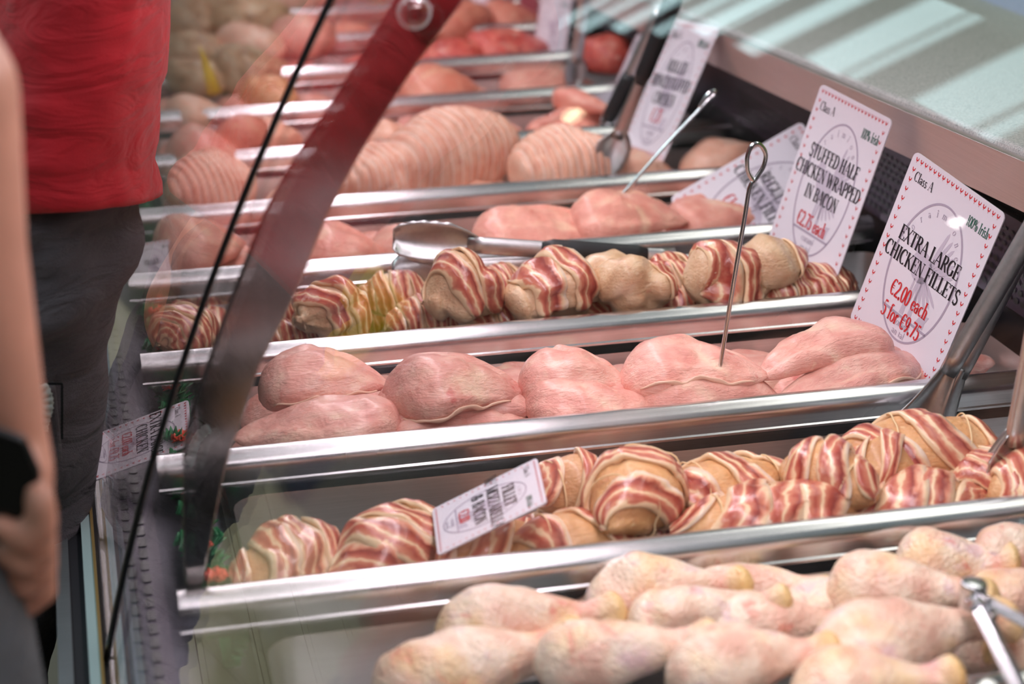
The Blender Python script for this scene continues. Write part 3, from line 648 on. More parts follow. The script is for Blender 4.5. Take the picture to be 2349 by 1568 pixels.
netted('smaller netted poultry joint left of the large one', (770, 425, 960, 385), -.02, .115, .10, 701, 13)
netted('pink netted poultry joint right of the large one, behind the leaning tongs', (1185, 400, 1425, 362), -.010, .13, .115, 702, 15)
netted('netted poultry joint seen through the far pane beside the trousers', (390, 450, 575, 415), -.005, .13, .11, 703, 14)
fillet('poultry_joint', 'pale poultry piece right of the leaning tongs behind the rail', (1400, 395, 1540, 375), -.03, .09, .07, 704, 'turkey', cat='poultry joint')
fillet('poultry_joint', 'dark pink poultry piece in the shade under the worktop', (1590, 385, 1790, 345), -.02, .12, .08, 705, 'turkey', cat='poultry joint')
for i in range(6):
    V, F = fillet_vf(.17, .21, .075, 710+i); o = mesh('poultry_joint', V, F, M['turkey'], att=fillet_vf.cr); o.location = (.22+.15*i, 4*PIT+.165, -.075); tag(o, 'poultry piece on the bottom of the netted joint tray', 'poultry joint', 'bottom layer of the netted joint tray')
far = [
 ('fat pink sausage curled on top by the leaning tongs', (1275, 222, 1405, 250), .008, .05, .05, 'sausage'), ('pale pink sausage end in front of the curled one', (1212, 290, 1400, 280), -.03, .045, .045, 'sausage'),
 ('pink sausage lying between two others by the leaning tongs', (1240, 275, 1410, 262), -.016, .045, .045, 'sausage'), ('pale poultry piece with a brown edge seen left of the large netted joint', (840, 320, 960, 310), -.03, .1, .07, 'turkey'),
 ('pink chicken piece at the far pane, third tray behind the card', (395, 365, 560, 345), -.01, .13, .09, 'sausage'), ('pink chicken piece upright at the far pane', (520, 318, 600, 275), .01, .08, .07, 'salmon'),
 ('pale chicken piece against the seam in the far pane', (560, 330, 690, 300), -.02, .11, .08, 'turkey'), ('peach chicken piece behind the tiny lamp reflection', (930, 215, 1100, 185), -.01, .12, .08, 'salmon'),
 ('peach chicken piece at the right of the sixth tray', (1150, 195, 1360, 175), -.05, .12, .07, 'fillet_far'), ('yellowish chicken piece under the red reflection', (570, 225, 680, 205), -.01, .12, .08, 'core'),
 ('pink chicken piece at the far pane in the sixth tray', (400, 275, 520, 255), -.02, .12, .08, 'turkey'), ('red meat heap in the eighth tray by the bracket top', (980, 140, 1110, 110), -.02, .14, .08, 'red_mince'),
 ('orange-red meat heap right of the bracket top', (1100, 130, 1250, 95), -.02, .14, .09, 'red_mince'), ('dark red meat heap at the far right of the eighth tray', (1350, 135, 1480, 110), -.01, .12, .09, 'red_mince'),
 ('orange meat piece by the bolt of the bracket', (1010, 70, 1120, 15), .0, .13, .09, 'salmon'), ('orange meat piece behind the dark chalk sign', (1110, 55, 1250, 40), -.03, .13, .08, 'salmon'),
 ('tan breaded piece in the far left background', (390, 190, 520, 165), -.01, .14, .09, 'tan'), ('tan breaded piece right of the yellow marker', (520, 175, 660, 140), .0, .14, .10, 'tan'),
 ('brown breaded piece at the left of the ninth tray', (390, 125, 520, 95), -.01, .14, .09, 'tan'), ('pale breaded piece at the right of the ninth tray', (520, 110, 650, 85), .0, .15, .1, 'turkey'),
 ('pink piece in the ninth tray under the pale rail', (640, 95, 760, 60), .0, .14, .1, 'fillet_far'), ('tan piece at the top of the picture beside the red shirt', (410, 60, 530, 25), .0, .15, .1, 'tan'),
 ('cream breaded piece at the top of the picture', (530, 55, 660, 20), .01, .16, .11, 'tan'), ('tan piece at the very top beside the shirt', (420, 10, 540, -20), .01, .15, .1, 'tan'),
 ('salmon piece at the very top left of the bracket', (600, 0, 760, -30), .01, .15, .1, 'turkey')]
for i, (lb, e, z, W, H, mt) in enumerate(far): fillet('meat_piece', lb, e, z, W, H, 800+i, mt, roll=8, cat='meat', groove=mt not in ('sausage',))
for k, mt in ((5, 'sausage'), (6, 'fillet_far'), (7, 'red_mince'), (8, 'salmon'), (9, 'tan'), (10, 'tan'), (-2, 'leg2'), (-3, 'sausage')):
    for i in range(6):
        g = random.Random(k*10+i); V, F = fillet_vf(.15, .20, .085, 900+k*10+i); o = mesh('meat_piece', V, F, M['core'] if mt == 'leg2' else M[mt], att=fillet_vf.cr); o.location = (.20+.14*i, k*PIT+.16+g.uniform(-.02, .02), -.070+g.uniform(0, .02)); o.rotation_euler = (0, 0, g.uniform(-.4, .4))
        tag(o, 'meat piece on the bottom layer of the %s tray' % NM[k], 'meat', 'bottom layer of the %s tray' % NM[k])

# ------------------------------------------------------------------ lettering: broad-nib serif strokes built as flat print
def arc(cx, cy, rx, ry, a0, a1, n=14): return [(cx+rx*math.cos(math.radians(a)), cy+ry*math.sin(math.radians(a))) for a in np.linspace(a0, a1, n)]
TH, TN = .15, .045
# stroke: (points, mode) mode 'k' thick, 't' thin, 'a' by direction
def stem(x, y0=0, y1=1, s=3, m='k'): return [([(x, y0), (x, y1)], m)]+([([(x-.13, y0+.02), (x+.13, y0+.02)], 't')] if s & 1 else [])+([([(x-.13, y1-.02), (x+.13, y1-.02)], 't')] if s & 2 else [])
def tip(x, y, d): return [([(x, y), (x+.01, y+d)], 'm')]
ell = lambda cx, cy, rx, ry: [(arc(cx, cy, rx, ry, 0, 360, 30), 'a')]
GL = {
'A': (.78, [([(.06, 0), (.38, 1)], 't'), ([(.38, 1), (.70, 0)], 'k'), ([(.16, .34), (.58, .34)], 't'), ([(0, .02), (.16, .02)], 't'), ([(.58, .02), (.80, .02)], 't')]),
'B': (.68, stem(.17)+[([(.17, .98), (.36, .98)], 't'), (arc(.36, .75, .2, .23, 90, -90), 'a'), ([(.17, .52), (.36, .52)], 't'), (arc(.36, .265, .24, .245, 90, -90), 'a'), ([(.17, .02), (.36, .02)], 't')]),
'C': (.70, [(arc(.40, .5, .33, .49, 48, 308, 22), 'a'), ([(.62, .68), (.63, .97)], 't')]),
'D': (.76, stem(.17)+[([(.17, .98), (.34, .98)], 't'), (arc(.34, .5, .34, .48, 90, -90, 20), 'a'), ([(.17, .02), (.34, .02)], 't')]),
'E': (.64, stem(.17)+[([(.17, .98), (.58, .98)], 't'), ([(.17, .52), (.44, .52)], 't'), ([(.17, .02), (.60, .02)], 't'), ([(.58, 1), (.59, .76)], 't'), ([(.60, 0), (.62, .26)], 't'), ([(.44, .42), (.44, .62)], 't')]),
'F': (.60, stem(.17)+[([(.17, .98), (.57, .98)], 't'), ([(.17, .52), (.43, .52)], 't'), ([(.57, 1), (.58, .76)], 't'), ([(.43, .42), (.43, .62)], 't')]),
'G': (.76, [(arc(.40, .5, .33, .49, 48, 318, 22), 'a'), ([(.62, .68), (.63, .97)], 't'), ([(.64, .06), (.64, .42)], 'k'), ([(.52, .42), (.76, .42)], 't')]),
'H': (.80, stem(.17)+stem(.63)+[([(.17, .52), (.63, .52)], 't')]),
'I': (.34, stem(.17)),
'K': (.76, stem(.17)+[([(.62, .98), (.2, .42)], 't'), ([(.32, .58), (.68, 0)], 'k'), ([(.52, .98), (.74, .98)], 't'), ([(.58, .02), (.78, .02)], 't')]),
'L': (.62, stem(.17)+[([(.17, .02), (.58, .02)], 't'), ([(.58, 0), (.60, .28)], 't')]),
'M': (.94, stem(.14, m='t')+stem(.80)+[([(.14, 1), (.46, .04)], 'k'), ([(.46, .04), (.80, 1)], 't')]),
'N': (.80, stem(.15, m='t')+[([(.15, 1), (.65, .02)], 'k')]+stem(.65, s=2, m='t')),
'O': (.76, ell(.38, .5, .32, .49)),
'P': (.62, stem(.17)+[([(.17, .98), (.34, .98)], 't'), (arc(.34, .73, .22, .25, 90, -90), 'a'), ([(.17, .48), (.34, .48)], 't')]),
'R': (.72, stem(.17)+[([(.17, .98), (.34, .98)], 't'), (arc(.34, .74, .21, .24, 90, -90), 'a'), ([(.17, .5), (.34, .5)], 't'), ([(.34, .5), (.66, 0)], 'k'), ([(.58, .02), (.74, .02)], 't')]),
'S': (.56, [(arc(.28, .75, .19, .24, 35, 215, 12)+[(.30, .5)]+arc(.28, .25, .2, .24, 35, -145, 12), 'm'), ([(.46, .74), (.47, .98)], 't'), ([(.07, .26), (.06, .02)], 't')]),
'T': (.66, stem(.33, s=1)+[([(.04, .98), (.62, .98)], 't'), ([(.04, 1), (.03, .74)], 't'), ([(.62, 1), (.63, .74)], 't')]),
'U': (.78, stem(.16, .25, 1, 2)+[(arc(.39, .27, .23, .26, 180, 360), 'a')]+stem(.62, .25, 1, 2, 't')),
'W': (1.02, [([(.06, 1), (.30, 0)], 'k'), ([(.30, 0), (.50, .9)], 't'), ([(.46, 1), (.70, 0)], 'k'), ([(.70, 0), (.94, 1)], 't'), ([(-.03, .98), (.2, .98)], 't'), ([(.38, .98), (.58, .98)], 't'), ([(.86, .98), (1.02, .98)], 't')]),
'X': (.74, [([(.08, 1), (.64, 0)], 'k'), ([(.62, 1), (.08, 0)], 't'), ([(0, .98), (.22, .98)], 't'), ([(.52, .98), (.72, .98)], 't'), ([(0, .02), (.18, .02)], 't'), ([(.54, .02), (.74, .02)], 't')]),
'Z': (.64, [([(.06, .98), (.56, .98)], 't'), ([(.56, .98), (.05, .02)], 'k'), ([(.05, .02), (.58, .02)], 't'), ([(.06, 1), (.06, .76)], 't'), ([(.58, 0), (.6, .26)], 't')]),
'a': (.50, [([(.36, .04), (.36, .42)], 'k'), (arc(.22, .44, .15, .15, 10, 170), 'a'), (arc(.22, .16, .15, .15, 0, 360, 22), 'a'), ([(.36, .02), (.48, .03)], 't')]),
'c': (.46, [(arc(.26, .29, .19, .28, 50, 310, 16), 'a')]),
'e': (.48, [(arc(.25, .29, .19, .28, 0, 318, 18), 'a'), ([(.08, .32), (.43, .32)], 't')]),
'f': (.36, stem(.16, 0, .82, 1)+[(arc(.28, .84, .12, .15, 180, 40), 'a'), ([(.03, .56), (.32, .56)], 't')]),
'h': (.56, stem(.14)+[(arc(.28, .40, .15, .18, 150, 0), 'a')]+stem(.43, 0, .42, 1)),
'i': (.30, stem(.15, 0, .58)+[(arc(.15, .8, .045, .045, 0, 360, 10), 'k')]),
'l': (.30, stem(.15)),
'n': (.56, stem(.14, 0, .58)+[(arc(.28, .40, .15, .18, 150, 0), 'a')]+stem(.43, 0, .42, 1)),
'o': (.50, ell(.25, .29, .20, .28)),
'r': (.40, stem(.14, 0, .58)+[(arc(.28, .42, .13, .14, 160, 50), 'k')]),
's': (.40, [(arc(.19, .44, .13, .14, 40, 210, 9)+[(.2, .3)]+arc(.19, .15, .14, .14, 30, -150, 9), 'm')]),
'm': (.84, stem(.14, 0, .58)+[(arc(.28, .40, .15, .18, 150, 0), 'a')]+stem(.43, 0, .42, 1)+[(arc(.57, .40, .15, .18, 150, 0), 'a')]+stem(.72, 0, .42, 1)),
'd': (.54, [(arc(.25, .29, .19, .28, 0, 360, 22), 'a'), (arc(.2, .35, .26, .55, 0, 70, 8), 'a')]),
't': (.36, [([(.16, .08), (.16, .72)], 'k'), ([(.03, .56), (.32, .56)], 't'), (arc(.26, .12, .1, .11, 180, 300, 6), 'a')]),
'0': (.54, ell(.27, .49, .21, .48)), '1': (.44, stem(.24, s=1)+[([(.24, 1), (.08, .88)], 't')]),
'2': (.54, [(arc(.26, .72, .19, .26, 160, -40, 14)+[(.06, .04)], 'a'), ([(.05, .05), (.5, .05)], 'm')]),
'3': (.52, [(arc(.24, .75, .17, .22, 140, -80, 12), 'a'), (arc(.24, .28, .2, .26, 80, -150, 14), 'a')]),
'5': (.54, [([(.14, .94), (.46, .94)], 'm'), ([(.15, .96), (.12, .56)], 't'), (arc(.23, .31, .22, .29, 115, -150, 16), 'a')]),
'6': (.54, [(arc(.28, .31, .19, .29, 0, 360, 24), 'a'), (arc(.46, .3, .37, .68, 100, 180, 10), 'a')]),
'7': (.52, [([(.05, .94), (.48, .94)], 'm'), ([(.48, .94), (.2, 0)], 'k')]),
'9': (.54, [(arc(.26, .68, .19, .29, 0, 360, 24), 'a'), (arc(.08, .69, .37, .68, -80, 0, 10), 'a')]),
'%': (.86, [(arc(.2, .72, .14, .25, 0, 360, 18), 'a'), (arc(.66, .25, .14, .25, 0, 360, 18), 'a'), ([(.66, 1), (.2, 0)], 't')]),
'€': (.62, [(arc(.38, .5, .26, .48, 50, 310, 18), 'a'), ([(.02, .58), (.46, .58)], 't'), ([(.02, .43), (.44, .43)], 't')]),
'&': (.80, [(arc(.34, .76, .15, .22, -40, 220, 14)+[(.64, .04)], 'a'), (arc(.3, .26, .24, .25, 80, 330, 16)+[(.66, .52)], 'a')]),
'.': (.26, [(arc(.12, .06, .035, .035, 0, 360, 8), 'k')]), '/': (.40, [([(.02, -.05), (.36, 1.02)], 't')]), ' ': (.30, []),
}
def stroke_vf(pts, mode, bold):
    P = np.array(pts, float); m = len(P); V = []; F = []
    for i in range(m):
        t = P[min(i+1, m-1)]-P[max(i-1, 0)]
        if np.allclose(P[0], P[-1]) and (i == 0 or i == m-1): t = P[1]-P[-2]
        t = t/(np.linalg.norm(t)+1e-9)
        w = {'k': TH, 't': TN, 'm': TH*.72, 'a': TN+(TH-TN)*abs(t[1])**1.3}[mode]*bold
        n = np.array([-t[1], t[0]])
        if mode == 'k' and m == 2 and abs(t[0]) > .05: n = np.array([1.0, 0]); 
        V += [tuple(P[i]+n*w/2), tuple(P[i]-n*w/2)]
    for i in range(m-1): F.append((2*i, 2*i+1, 2*i+3, 2*i+2))
    return V, F
def text_vf(s, size, cond=.62, bold=1.0, track=.02):
    V, F = [], []; x = 0
    for ch in s:
        w, st = GL.get(ch, GL[' '])
        for pts, md in st:
            v, f = stroke_vf(pts, md, bold); n = len(V); V += [((x+a)*size*cond, b*size) for a, b in v]; F += [tuple(i+n for i in q) for q in f]
        x += w+track
    return V, F, (x-track)*size*cond
def place2d(V, x, y): return [(a+x, b+y) for a, b in V]
def put(parts, s, size, cx, y, cond=.62, bold=1.0, align='c'):
    V, F, w = text_vf(s, size, cond, bold); x0 = cx-w/2 if align == 'c' else (cx if align == 'l' else cx-w)
    parts.append((place2d(V, x0, y), F))
CHICK = [(-.05, -.5), (.05, -.5), (.03, -.22), (.28, -.12), (.42, .12), (.46, .5), (.30, .42), (.22, .12), (.0, .04), (-.16, .14), (-.20, .42), (-.34, .5), (-.46, .3), (-.36, .22), (-.34, -.02), (-.16, -.2), (-.03, -.22)]
def to3(parts, z):
    V, F = join([([(a, b, z) for a, b in v], f) for v, f in parts]); 
    out = []
    for f in F:
        a, b, c = (np.array(V[i][:2]) for i in f[:3]); 
        out.append(f)
    return V, out
def printed(name, parts, z, mat, parent):
    V, F = to3(parts, z); me_o = mesh(name, V, F, mat, parent, False)
    bm = bmesh.new(); bm.from_mesh(me_o.data); bmesh.ops.triangulate(bm, faces=[f for f in bm.faces if len(f.verts) > 4])
    for f in bm.faces:
        f.normal_update()
        if f.normal.z < 0: f.normal_flip()
    bm.to_mesh(me_o.data); bm.free(); return me_o
def ring(cx, cy, rx, ry, w, a0=0, a1=360, n=60):
    V = []; F = []
    for i, a in enumerate(np.radians(np.linspace(a0, a1, n))):
        c, s = math.cos(a), math.sin(a); V += [(cx+(rx+w/2)*c, cy+(ry+w/2)*s), (cx+(rx-w/2)*c, cy+(ry-w/2)*s)]
        if i: F.append((2*i-2, 2*i-1, 2*i+1, 2*i))
    return V, F
def poly2(p): return (list(p), [tuple(range(len(p)))])
def blade(x0, y0, ang, ln, w):
    c, s = math.cos(math.radians(ang)), math.sin(math.radians(ang)); q = [(0, -.3), (.5, -.5), (.9, -.35), (1, 0), (.9, .35), (.5, .5), (0, .3)]
    return poly2([(x0+c*a*ln-s*b*w, y0+s*a*ln+c*b*w) for a, b in q])
def oval(cx, cy, rx, ry, rot=0, n=20):
    c, s = math.cos(math.radians(rot)), math.sin(math.radians(rot)); return poly2([(cx+c*rx*math.cos(a)-s*ry*math.sin(a), cy+s*rx*math.cos(a)+c*ry*math.sin(a)) for a in np.arange(n)*2*math.pi/n])
def sign(label, w, h, loc, rot, lines, prices, group='printed price signs', detail=True, chicks=(14, 20), board='board'):
    """card in its own xy plane, facing +z; lines [(text, y, size)] in units of the card height from its centre"""
    t = thing('price_sign', label, 'price sign', loc, rot, group)
    P = rrect(-w/2, w/2, -h/2, h/2, w*.05, 5); n = len(P)
    V = [(x, y, -.0016) for x, y in P]+[(x, y, 0) for x, y in P]; F = [tuple(range(n-1, -1, -1)), tuple(range(n, 2*n))]+[(i, (i+1) % n, n+(i+1) % n, n+i) for i in range(n)]
    mesh('board', V, F, M[board], t, False)
    parts = []; sx = w/chicks[0]; c = min(w*.052, sx*.8)
    def chick(x, y): parts.append(([(x+a*c*.8, y+b*c) for a, b in CHICK], [tuple(range(len(CHICK)))]))
    for i in range(chicks[0]):
        x = -w/2+w*.055+(w*.89)*i/(chicks[0]-1); chick(x, h/2-h*.035); chick(x, -h/2+h*.032)
    for i in range(1, chicks[1]):
        y = -h/2+h*.035+(h*.93)*i/chicks[1]; chick(-w/2+w*.055, y); chick(w/2-w*.055, y)
    printed('printed_border', parts, .0003, M['redink'], t)
    # pale emblem: oval, chord line, bird with raised wing
    q = [ring(0, -.03*h, .335*w, .385*h, .017*w)]
    q.append(poly2([(-.25*w, -.285*h), (.25*w, -.285*h), (.25*w, -.299*h), (-.25*w, -.299*h)]))
    printed('emblem_outline', q, .00025, M['mauve'], t)
    b = [oval(-.03*w, 0, .11*w, .085*h, 25), oval(-.13*w, .085*h, .045*w, .03*h, 20), poly2([(-.17*w, .085*h), (-.23*w, .07*h), (-.17*w, .06*h)])]
    for i in range(7): b.append(blade(.04*w+.012*w*i, .035*h-.006*h*i, 78-9*i, (.27-.018*i)*h*.8, .034*w))
    for i in range(6): b.append(blade(.0*w+.01*w*i, -.04*h, -95+11*i, .16*h, .030*w))
    for sx2 in (-.05, .03): b.append(poly2([(sx2*w, -.07*h), (sx2*w+.012*w, -.07*h), (sx2*w+.025*w, -.28*h), (sx2*w-.02*w, -.28*h)]))
    b.append(poly2([(.10*w, -.28*h), (.14*w, -.21*h), (.22*w, -.20*h), (.2*w, -.24*h), (.2*w, -.28*h)]))
    printed('emblem_bird', b, .0002, M['mauve2'], t)
    if detail:
        # curved lettering along the oval
        em = []
        for i, ch in enumerate('Coraimione'):
            a = 160-14*i; V, F, ww = text_vf(ch, .042*h, .9, .8); cA, sA = math.cos(math.radians(a-90)), math.sin(math.radians(a-90)); px_, py_ = .275*w*math.cos(math.radians(a)), -.03*h+.315*h*math.sin(math.radians(a))
            em.append(([(px_+cA*(x-ww/2)-sA*y, py_+sA*(x-ww/2)+cA*y) for x, y in V], F))
        put(em, 'corami', .042*h, 0, -.345*h, .9, .9); put(em, 'an tal', .04*h, 0, -.395*h, .9, .9)
        printed('emblem_lettering', em, .00028, M['mauve'], t)
    k = []; put(k, 'Class A', .052*h, -.41*w, .365*h, .78, .9, 'l')
    for s, y, sz in lines: put(k, s, sz*h, -.01*w, y*h, .76, 1.3)
    printed('lettering', k, .0005, M['ink'], t)
    gk = []; put(gk, '100% Irish', .056*h, .43*w, .335*h, .58, 1.0, 'r'); printed('green_lettering', gk, .0005, M['greenink'], t)
    r = []
    for s, y, sz in prices: put(r, s, sz*h, -.02*w, y*h, .66, 1.15)
    if r: printed('red_price', r, .0005, M['redink'], t)
    return t

# ------------------------------------------------------------------ the price signs
sign('extra large chicken fillets price sign leaning at the back of the fillet tray', .157, .229, (.949, .402, .104), (1.411, .252, -1.271), [('EXTRA LARGE', .058, .080), ('CHICKEN FILLETS', -.052, .080)], [('€2.00 each', -.225, .088), ('5 for €9.75', -.350, .088)], chicks=(19, 17))
sign('stuffed half chicken wrapped in bacon price sign, centre of the upright signs', .164, .238, (.975, .763, .104), (1.293, .092, -1.36), [('STUFFED HALF', .105, .078), ('CHICKEN WRAPPED', -.005, .078), ('IN BACON', -.115, .078)], [('€2.75 each', -.275, .085)], chicks=(20, 17))
sign('regular chicken fillets price sign lying tilted behind the stuffed chicken sign', .16, .232, (.994, 1.041, .004), (.605, .682, -1.126), [('REGULAR', .058, .080), ('CHICKEN FILLETS', -.052, .080)], [('€1.60 each', -.225, .088), ('5 for €7.75', -.350, .088)], chicks=(20, 17))
sign('blurred rolled stuffed chicken price sign behind the leaning black-handled tongs', .165, .239, (.98, 1.467, .079), (1.095, -.091, -1.426), [('ROLLED', .12, .09), ('BONEDSTUFFED', .0, .09), ('CHICKEN', -.12, .09)], [('€4.75', -.25, .10)], chicks=(20, 17))
sign('small white fillet with mozzarella and bacon card lying on the bacon rolls', .0805, .1167, (.359, .093, .012), (.478, .133, -1.699), [('FILLET', .145, .11), ('W/ MOZZARELLA', .005, .11), ('& BACON', -.135, .11)], [('€2.00', -.27, .10)], chicks=(22, 16))
sign('blurred price sign seen nearly edge-on left of the leaning tongs', .16, .232, (1.03, 1.845, .04), (1.135, -.117, -1.697), [('CHICKEN', .08, .1)], [], detail=False)
p = ony(1268, 60, 2.35); sign('distant pink price sign above the seventh rail', .075, .13, p, (1.25, 0, -.75), [], [], detail=False)
p = ony(1106, 15, 2.75); sign('distant pale sign left of the dark chalk sign', .055, .10, p, (1.2, 0, -.5), [], [], detail=False)
p = ony(350, 606, 1.02); sign('white card at the end of a tray beside the dark trousers', .062, .062, p, (1.22, .0, .22), [('FILLET', 0, .12)], [], detail=False, chicks=(10, 10))
p = onz(318, 1010, -.055); sign('mauve price card added to stand for a sign mirrored in the front glass beside the trousers', .085, .125, p, (.35, .25, -1.62), [('EXTRA LARGE', .12, .11), ('CHICKEN', -.02, .11)], [('€2.00 each', -.16, .10), ('5 for €9.75', -.29, .10)], chicks=(16, 16))  # reflection of a sign, built as a solid card behind the glass
# dark chalk sign and a red card far back
p = ony(1150, 12, 2.72); t = thing('chalk_sign', 'small dark chalkboard sign with pale handwriting at the top of the picture', 'sign', p, (1.2, 0, -.35))
mesh('board', *boxvf(-.028, -.045, -.002, .028, .045, 0), flat('chalkboard', (44, 62, 72), .6), t, False)
q = []; 
for i, w in enumerate(('Cos', 'Lamh', 'ean')): put(q, w, .018, 0, .018-.022*i, .8, 1.2)
printed('handwriting', q, .0006, flat('chalk', (190, 214, 216), .8), t)
p = ony(1212, 25, 2.70); t = thing('red_card', 'dark red card beside the chalkboard sign', 'sign', p, (1.2, 0, -.3)); mesh('board', *boxvf(-.022, -.06, -.002, .022, .05, 0), flat('dark_red_card', (120, 24, 44), .5), t, False); mesh('card_rim', *boxvf(-.022, .05, -.003, .022, .054, .002), flat('red_rim', (170, 40, 56), .4), t, False)
# yellow marker in the far trays: a reflection, built as a solid spike
p0, p1 = ony(492, 215, 1.95), ony(458, 105, 1.97)
V, F = sweep([p0-p0, (p1-p0)*.4, (p1-p0)*.8, (p1-p0)], [.013, .009, .004, .001], [.003]*3+[.001], 10, (0, 1, 0)); o = mesh('yellow_glint', V, F, flat('yellow_reflection', (238, 200, 60), .4)); o.location = tuple(p0); tag(o, 'pointed yellow marker standing in for a reflection over the far left trays', 'glint')

# ------------------------------------------------------------------ tongs
def frame(P0, P1, twist=0):
    x = (P1-P0)/np.linalg.norm(P1-P0); n = CAM-(P0+P1)/2; n = n-x*(n@x); n /= np.linalg.norm(n); y = np.cross(n, x)
    c, s = math.cos(twist), math.sin(twist); y2 = y*c+n*s; n2 = np.cross(x, y2)
    return Matrix(((x[0], y2[0], n2[0], P0[0]), (x[1], y2[1], n2[1], P0[1]), (x[2], y2[2], n2[2], P0[2]), (0, 0, 0, 1)))
def tong_head(L, w, scal, seed, flare=False):
    ns, nt = 30, 11; V = []
    for i in range(ns):
        s = i/(ns-1); hw = w*((.62+.38*math.sin(min(s*2.6, 1)*math.pi/2))*(1-.62*max(0, (s-.62)/.38)**1.5)) if not flare else w*(1-.72*s**.7)
        if s < .06 and not flare: hw *= .75+4*s
        sc = 1+(scal*abs(math.sin(s*22)) if s < .75 else 0)
        for j in range(nt):
            t = -1+2*j/(nt-1); V.append((s*L, hw*t*(sc if abs(t) > .9 else 1), (.35*w)*(t*t)*(1-.3*s)-.2*w))
    o_f = []
    for i in range(ns-1):
        for j in range(nt-1): a = i*nt+j; o_f.append((a, a+nt, a+nt+1, a+1))
    return V, o_f
def tongs(label, P0, P1, head=(.09, .021, .07), arm=(.008, .0035), splay=.03, grip=None, twist=0, flare=False, shift=(0, 0), mat='tong', gripmat='dark'):
    L = float(np.linalg.norm(P1-P0)); t = thing('tongs', label, 'tongs'); t.matrix_world = frame(P0, P1, twist)
    for k, sg in enumerate((1, -1)):
        dy = lambda x: sg*splay*(1-x/L)*.5+shift[0]*k; dz = -.004 if k else .004
        V, F = tong_head(head[0], head[1], head[2], k, flare); V = [(x, y+dy(x), z*(1 if k == 0 else -1)+dz*2) for x, y, z in V]
        h = mesh('head', V, F, M[mat], t); so = h.modifiers.new('thick', 'SOLIDIFY'); so.thickness = .0014
        xs = np.linspace(head[0]*.86, L, 14); a0 = head[1]*.40 if not flare else head[1]*.36
        wid = np.interp(xs, [xs[0], xs[0]+.02, L], [a0, arm[0], arm[0]*1.15])
        V, F = sweep([(x, dy(x), dz*2) for x in xs], wid, arm[1], 12, (0, 0, 1)); mesh('arm', V, F, M[mat], t)
        if grip:
            xs = np.linspace(grip[0]*L, grip[1]*L, 10); wd = arm[0]*1.35*np.array([.7]+[1]*8+[.8]); V, F = sweep([(x, dy(x), dz*2) for x in xs], wd, arm[1]*2.0, 14, (0, 0, 1)); mesh('grip', V, F, M[gripmat], t)
    V, F = sweep([(L-.004, -.012, 0), (L, 0, 0), (L-.004, .012, 0)], .006, .006, 10, (0, 0, 1)); mesh('spring_end', V, F, M[mat], t)
    return t
tongs('steel tongs with black grips lying across the back of the half chickens', ony(900, 585, .845), ony(1545, 592, .80), (.115, .026, .08), (.0115, .004), .045, (.52, .90), .15)
tongs('plain steel tongs standing at the right beside the extra large sign', ony(2122, 975, .27), ony(2470, 340, .25), (.075, .028, 0), (.011, .005), .02, None, .25, True)
tongs('steel tongs with a scalloped head at the right edge of the picture', ony(2296, 1158, .085), ony(2420, 560, .06), (.085, .023, .06), (.0095, .005), .006, None, .45)
tongs('leaning steel tongs with black grips between the blurred signs', ony(1385, 398, 1.32), ony(1556, -30, 1.27), (.075, .026, .07), (.010, .006), .012, (.50, .97), .3)
tongs('distant pale steel tongs reaching up out of the picture', ony(1318, 190, 1.97), ony(1352, -110, 1.93), (.05, .02, .06), (.011, .006), .006, None, .2)
tongs('dark-tipped steel tongs behind the edge-on sign', ony(1388, 288, 1.60), ony(1520, 20, 1.57), (.03, .012, 0), (.010, .006), .004, (.05, .45), .2)
# tong handles lying over the chicken legs at the lower right: two channel arms joined at a pivot
t = thing('tong_handles', 'steel tong handles joined at a pivot over the chicken legs, lower right', 'tongs')
J = onz(2232, 1362, .035); t.location = tuple(J); E1, E2 = onz(2350, 1600, .045)-J, onz(2440, 1475, .050)-J
for E_ in (E1, E2):
    d = E_/np.linalg.norm(E_); n = np.cross(d, (0, 0, 1)); P = [E_*s for s in (0, .05, .2, .5, .8, 1.0)]
    V, F = sweep(P, [.007, .009, .0085, .008, .008, .008], [.004, .005, .006, .006, .006, .006], 4, (0, 0, 1)); bev(mesh('arm', V, F, M['steel'], t, False), .001)
V, F = sweep([(0, 0, -.012), (0, 0, .012)], .0115, None, 20, (1, 0, 0)); bev(mesh('pivot', V, F, M['steel'], t, True), .002)
V, F = join([sweep([E1*.0-(E1+E2)*.02, (E1+E2)*.10], [.004, .016], [.006, .007], 8, (0, 0, 1))]); mesh('pivot_plate', V, F, M['steel'], t, False)
V, F = sweep([(E1*.24), (E1+E2)*.16, (E2*.24)], .003, None, 8, (0, 0, 1)); mesh('spring', V, F, M['fin'], t)

# ------------------------------------------------------------------ skewers
def skewer(label, pts, Y, r):
    P = np.array([ony(x, y, Y) for x, y in pts]); o = P[0].copy(); V, F = sweep(spline(P-o, 70), r, None, 10, (0, 1, 0)); q = mesh('skewer', V, F, M['steel']); q.location = tuple(o); return tag(q, label, 'skewer')
Yk = float(onz(1648, 858, .012)[1])
skewer('loop-ended steel skewer standing upright in a chicken fillet', [(1645, 880), (1660, 790), (1684, 640), (1708, 500), (1720, 430), (1735, 408), (1752, 380), (1756, 352), (1742, 331), (1725, 334), (1714, 362), (1717, 395), (1730, 418)], Yk, .0026)
skewer('thin leaning steel skewer in the regular fillets', [(1352, 530), (1440, 432), (1530, 330), (1598, 258), (1622, 232), (1640, 216), (1638, 208), (1624, 216), (1604, 246)], 1.06, .0027)

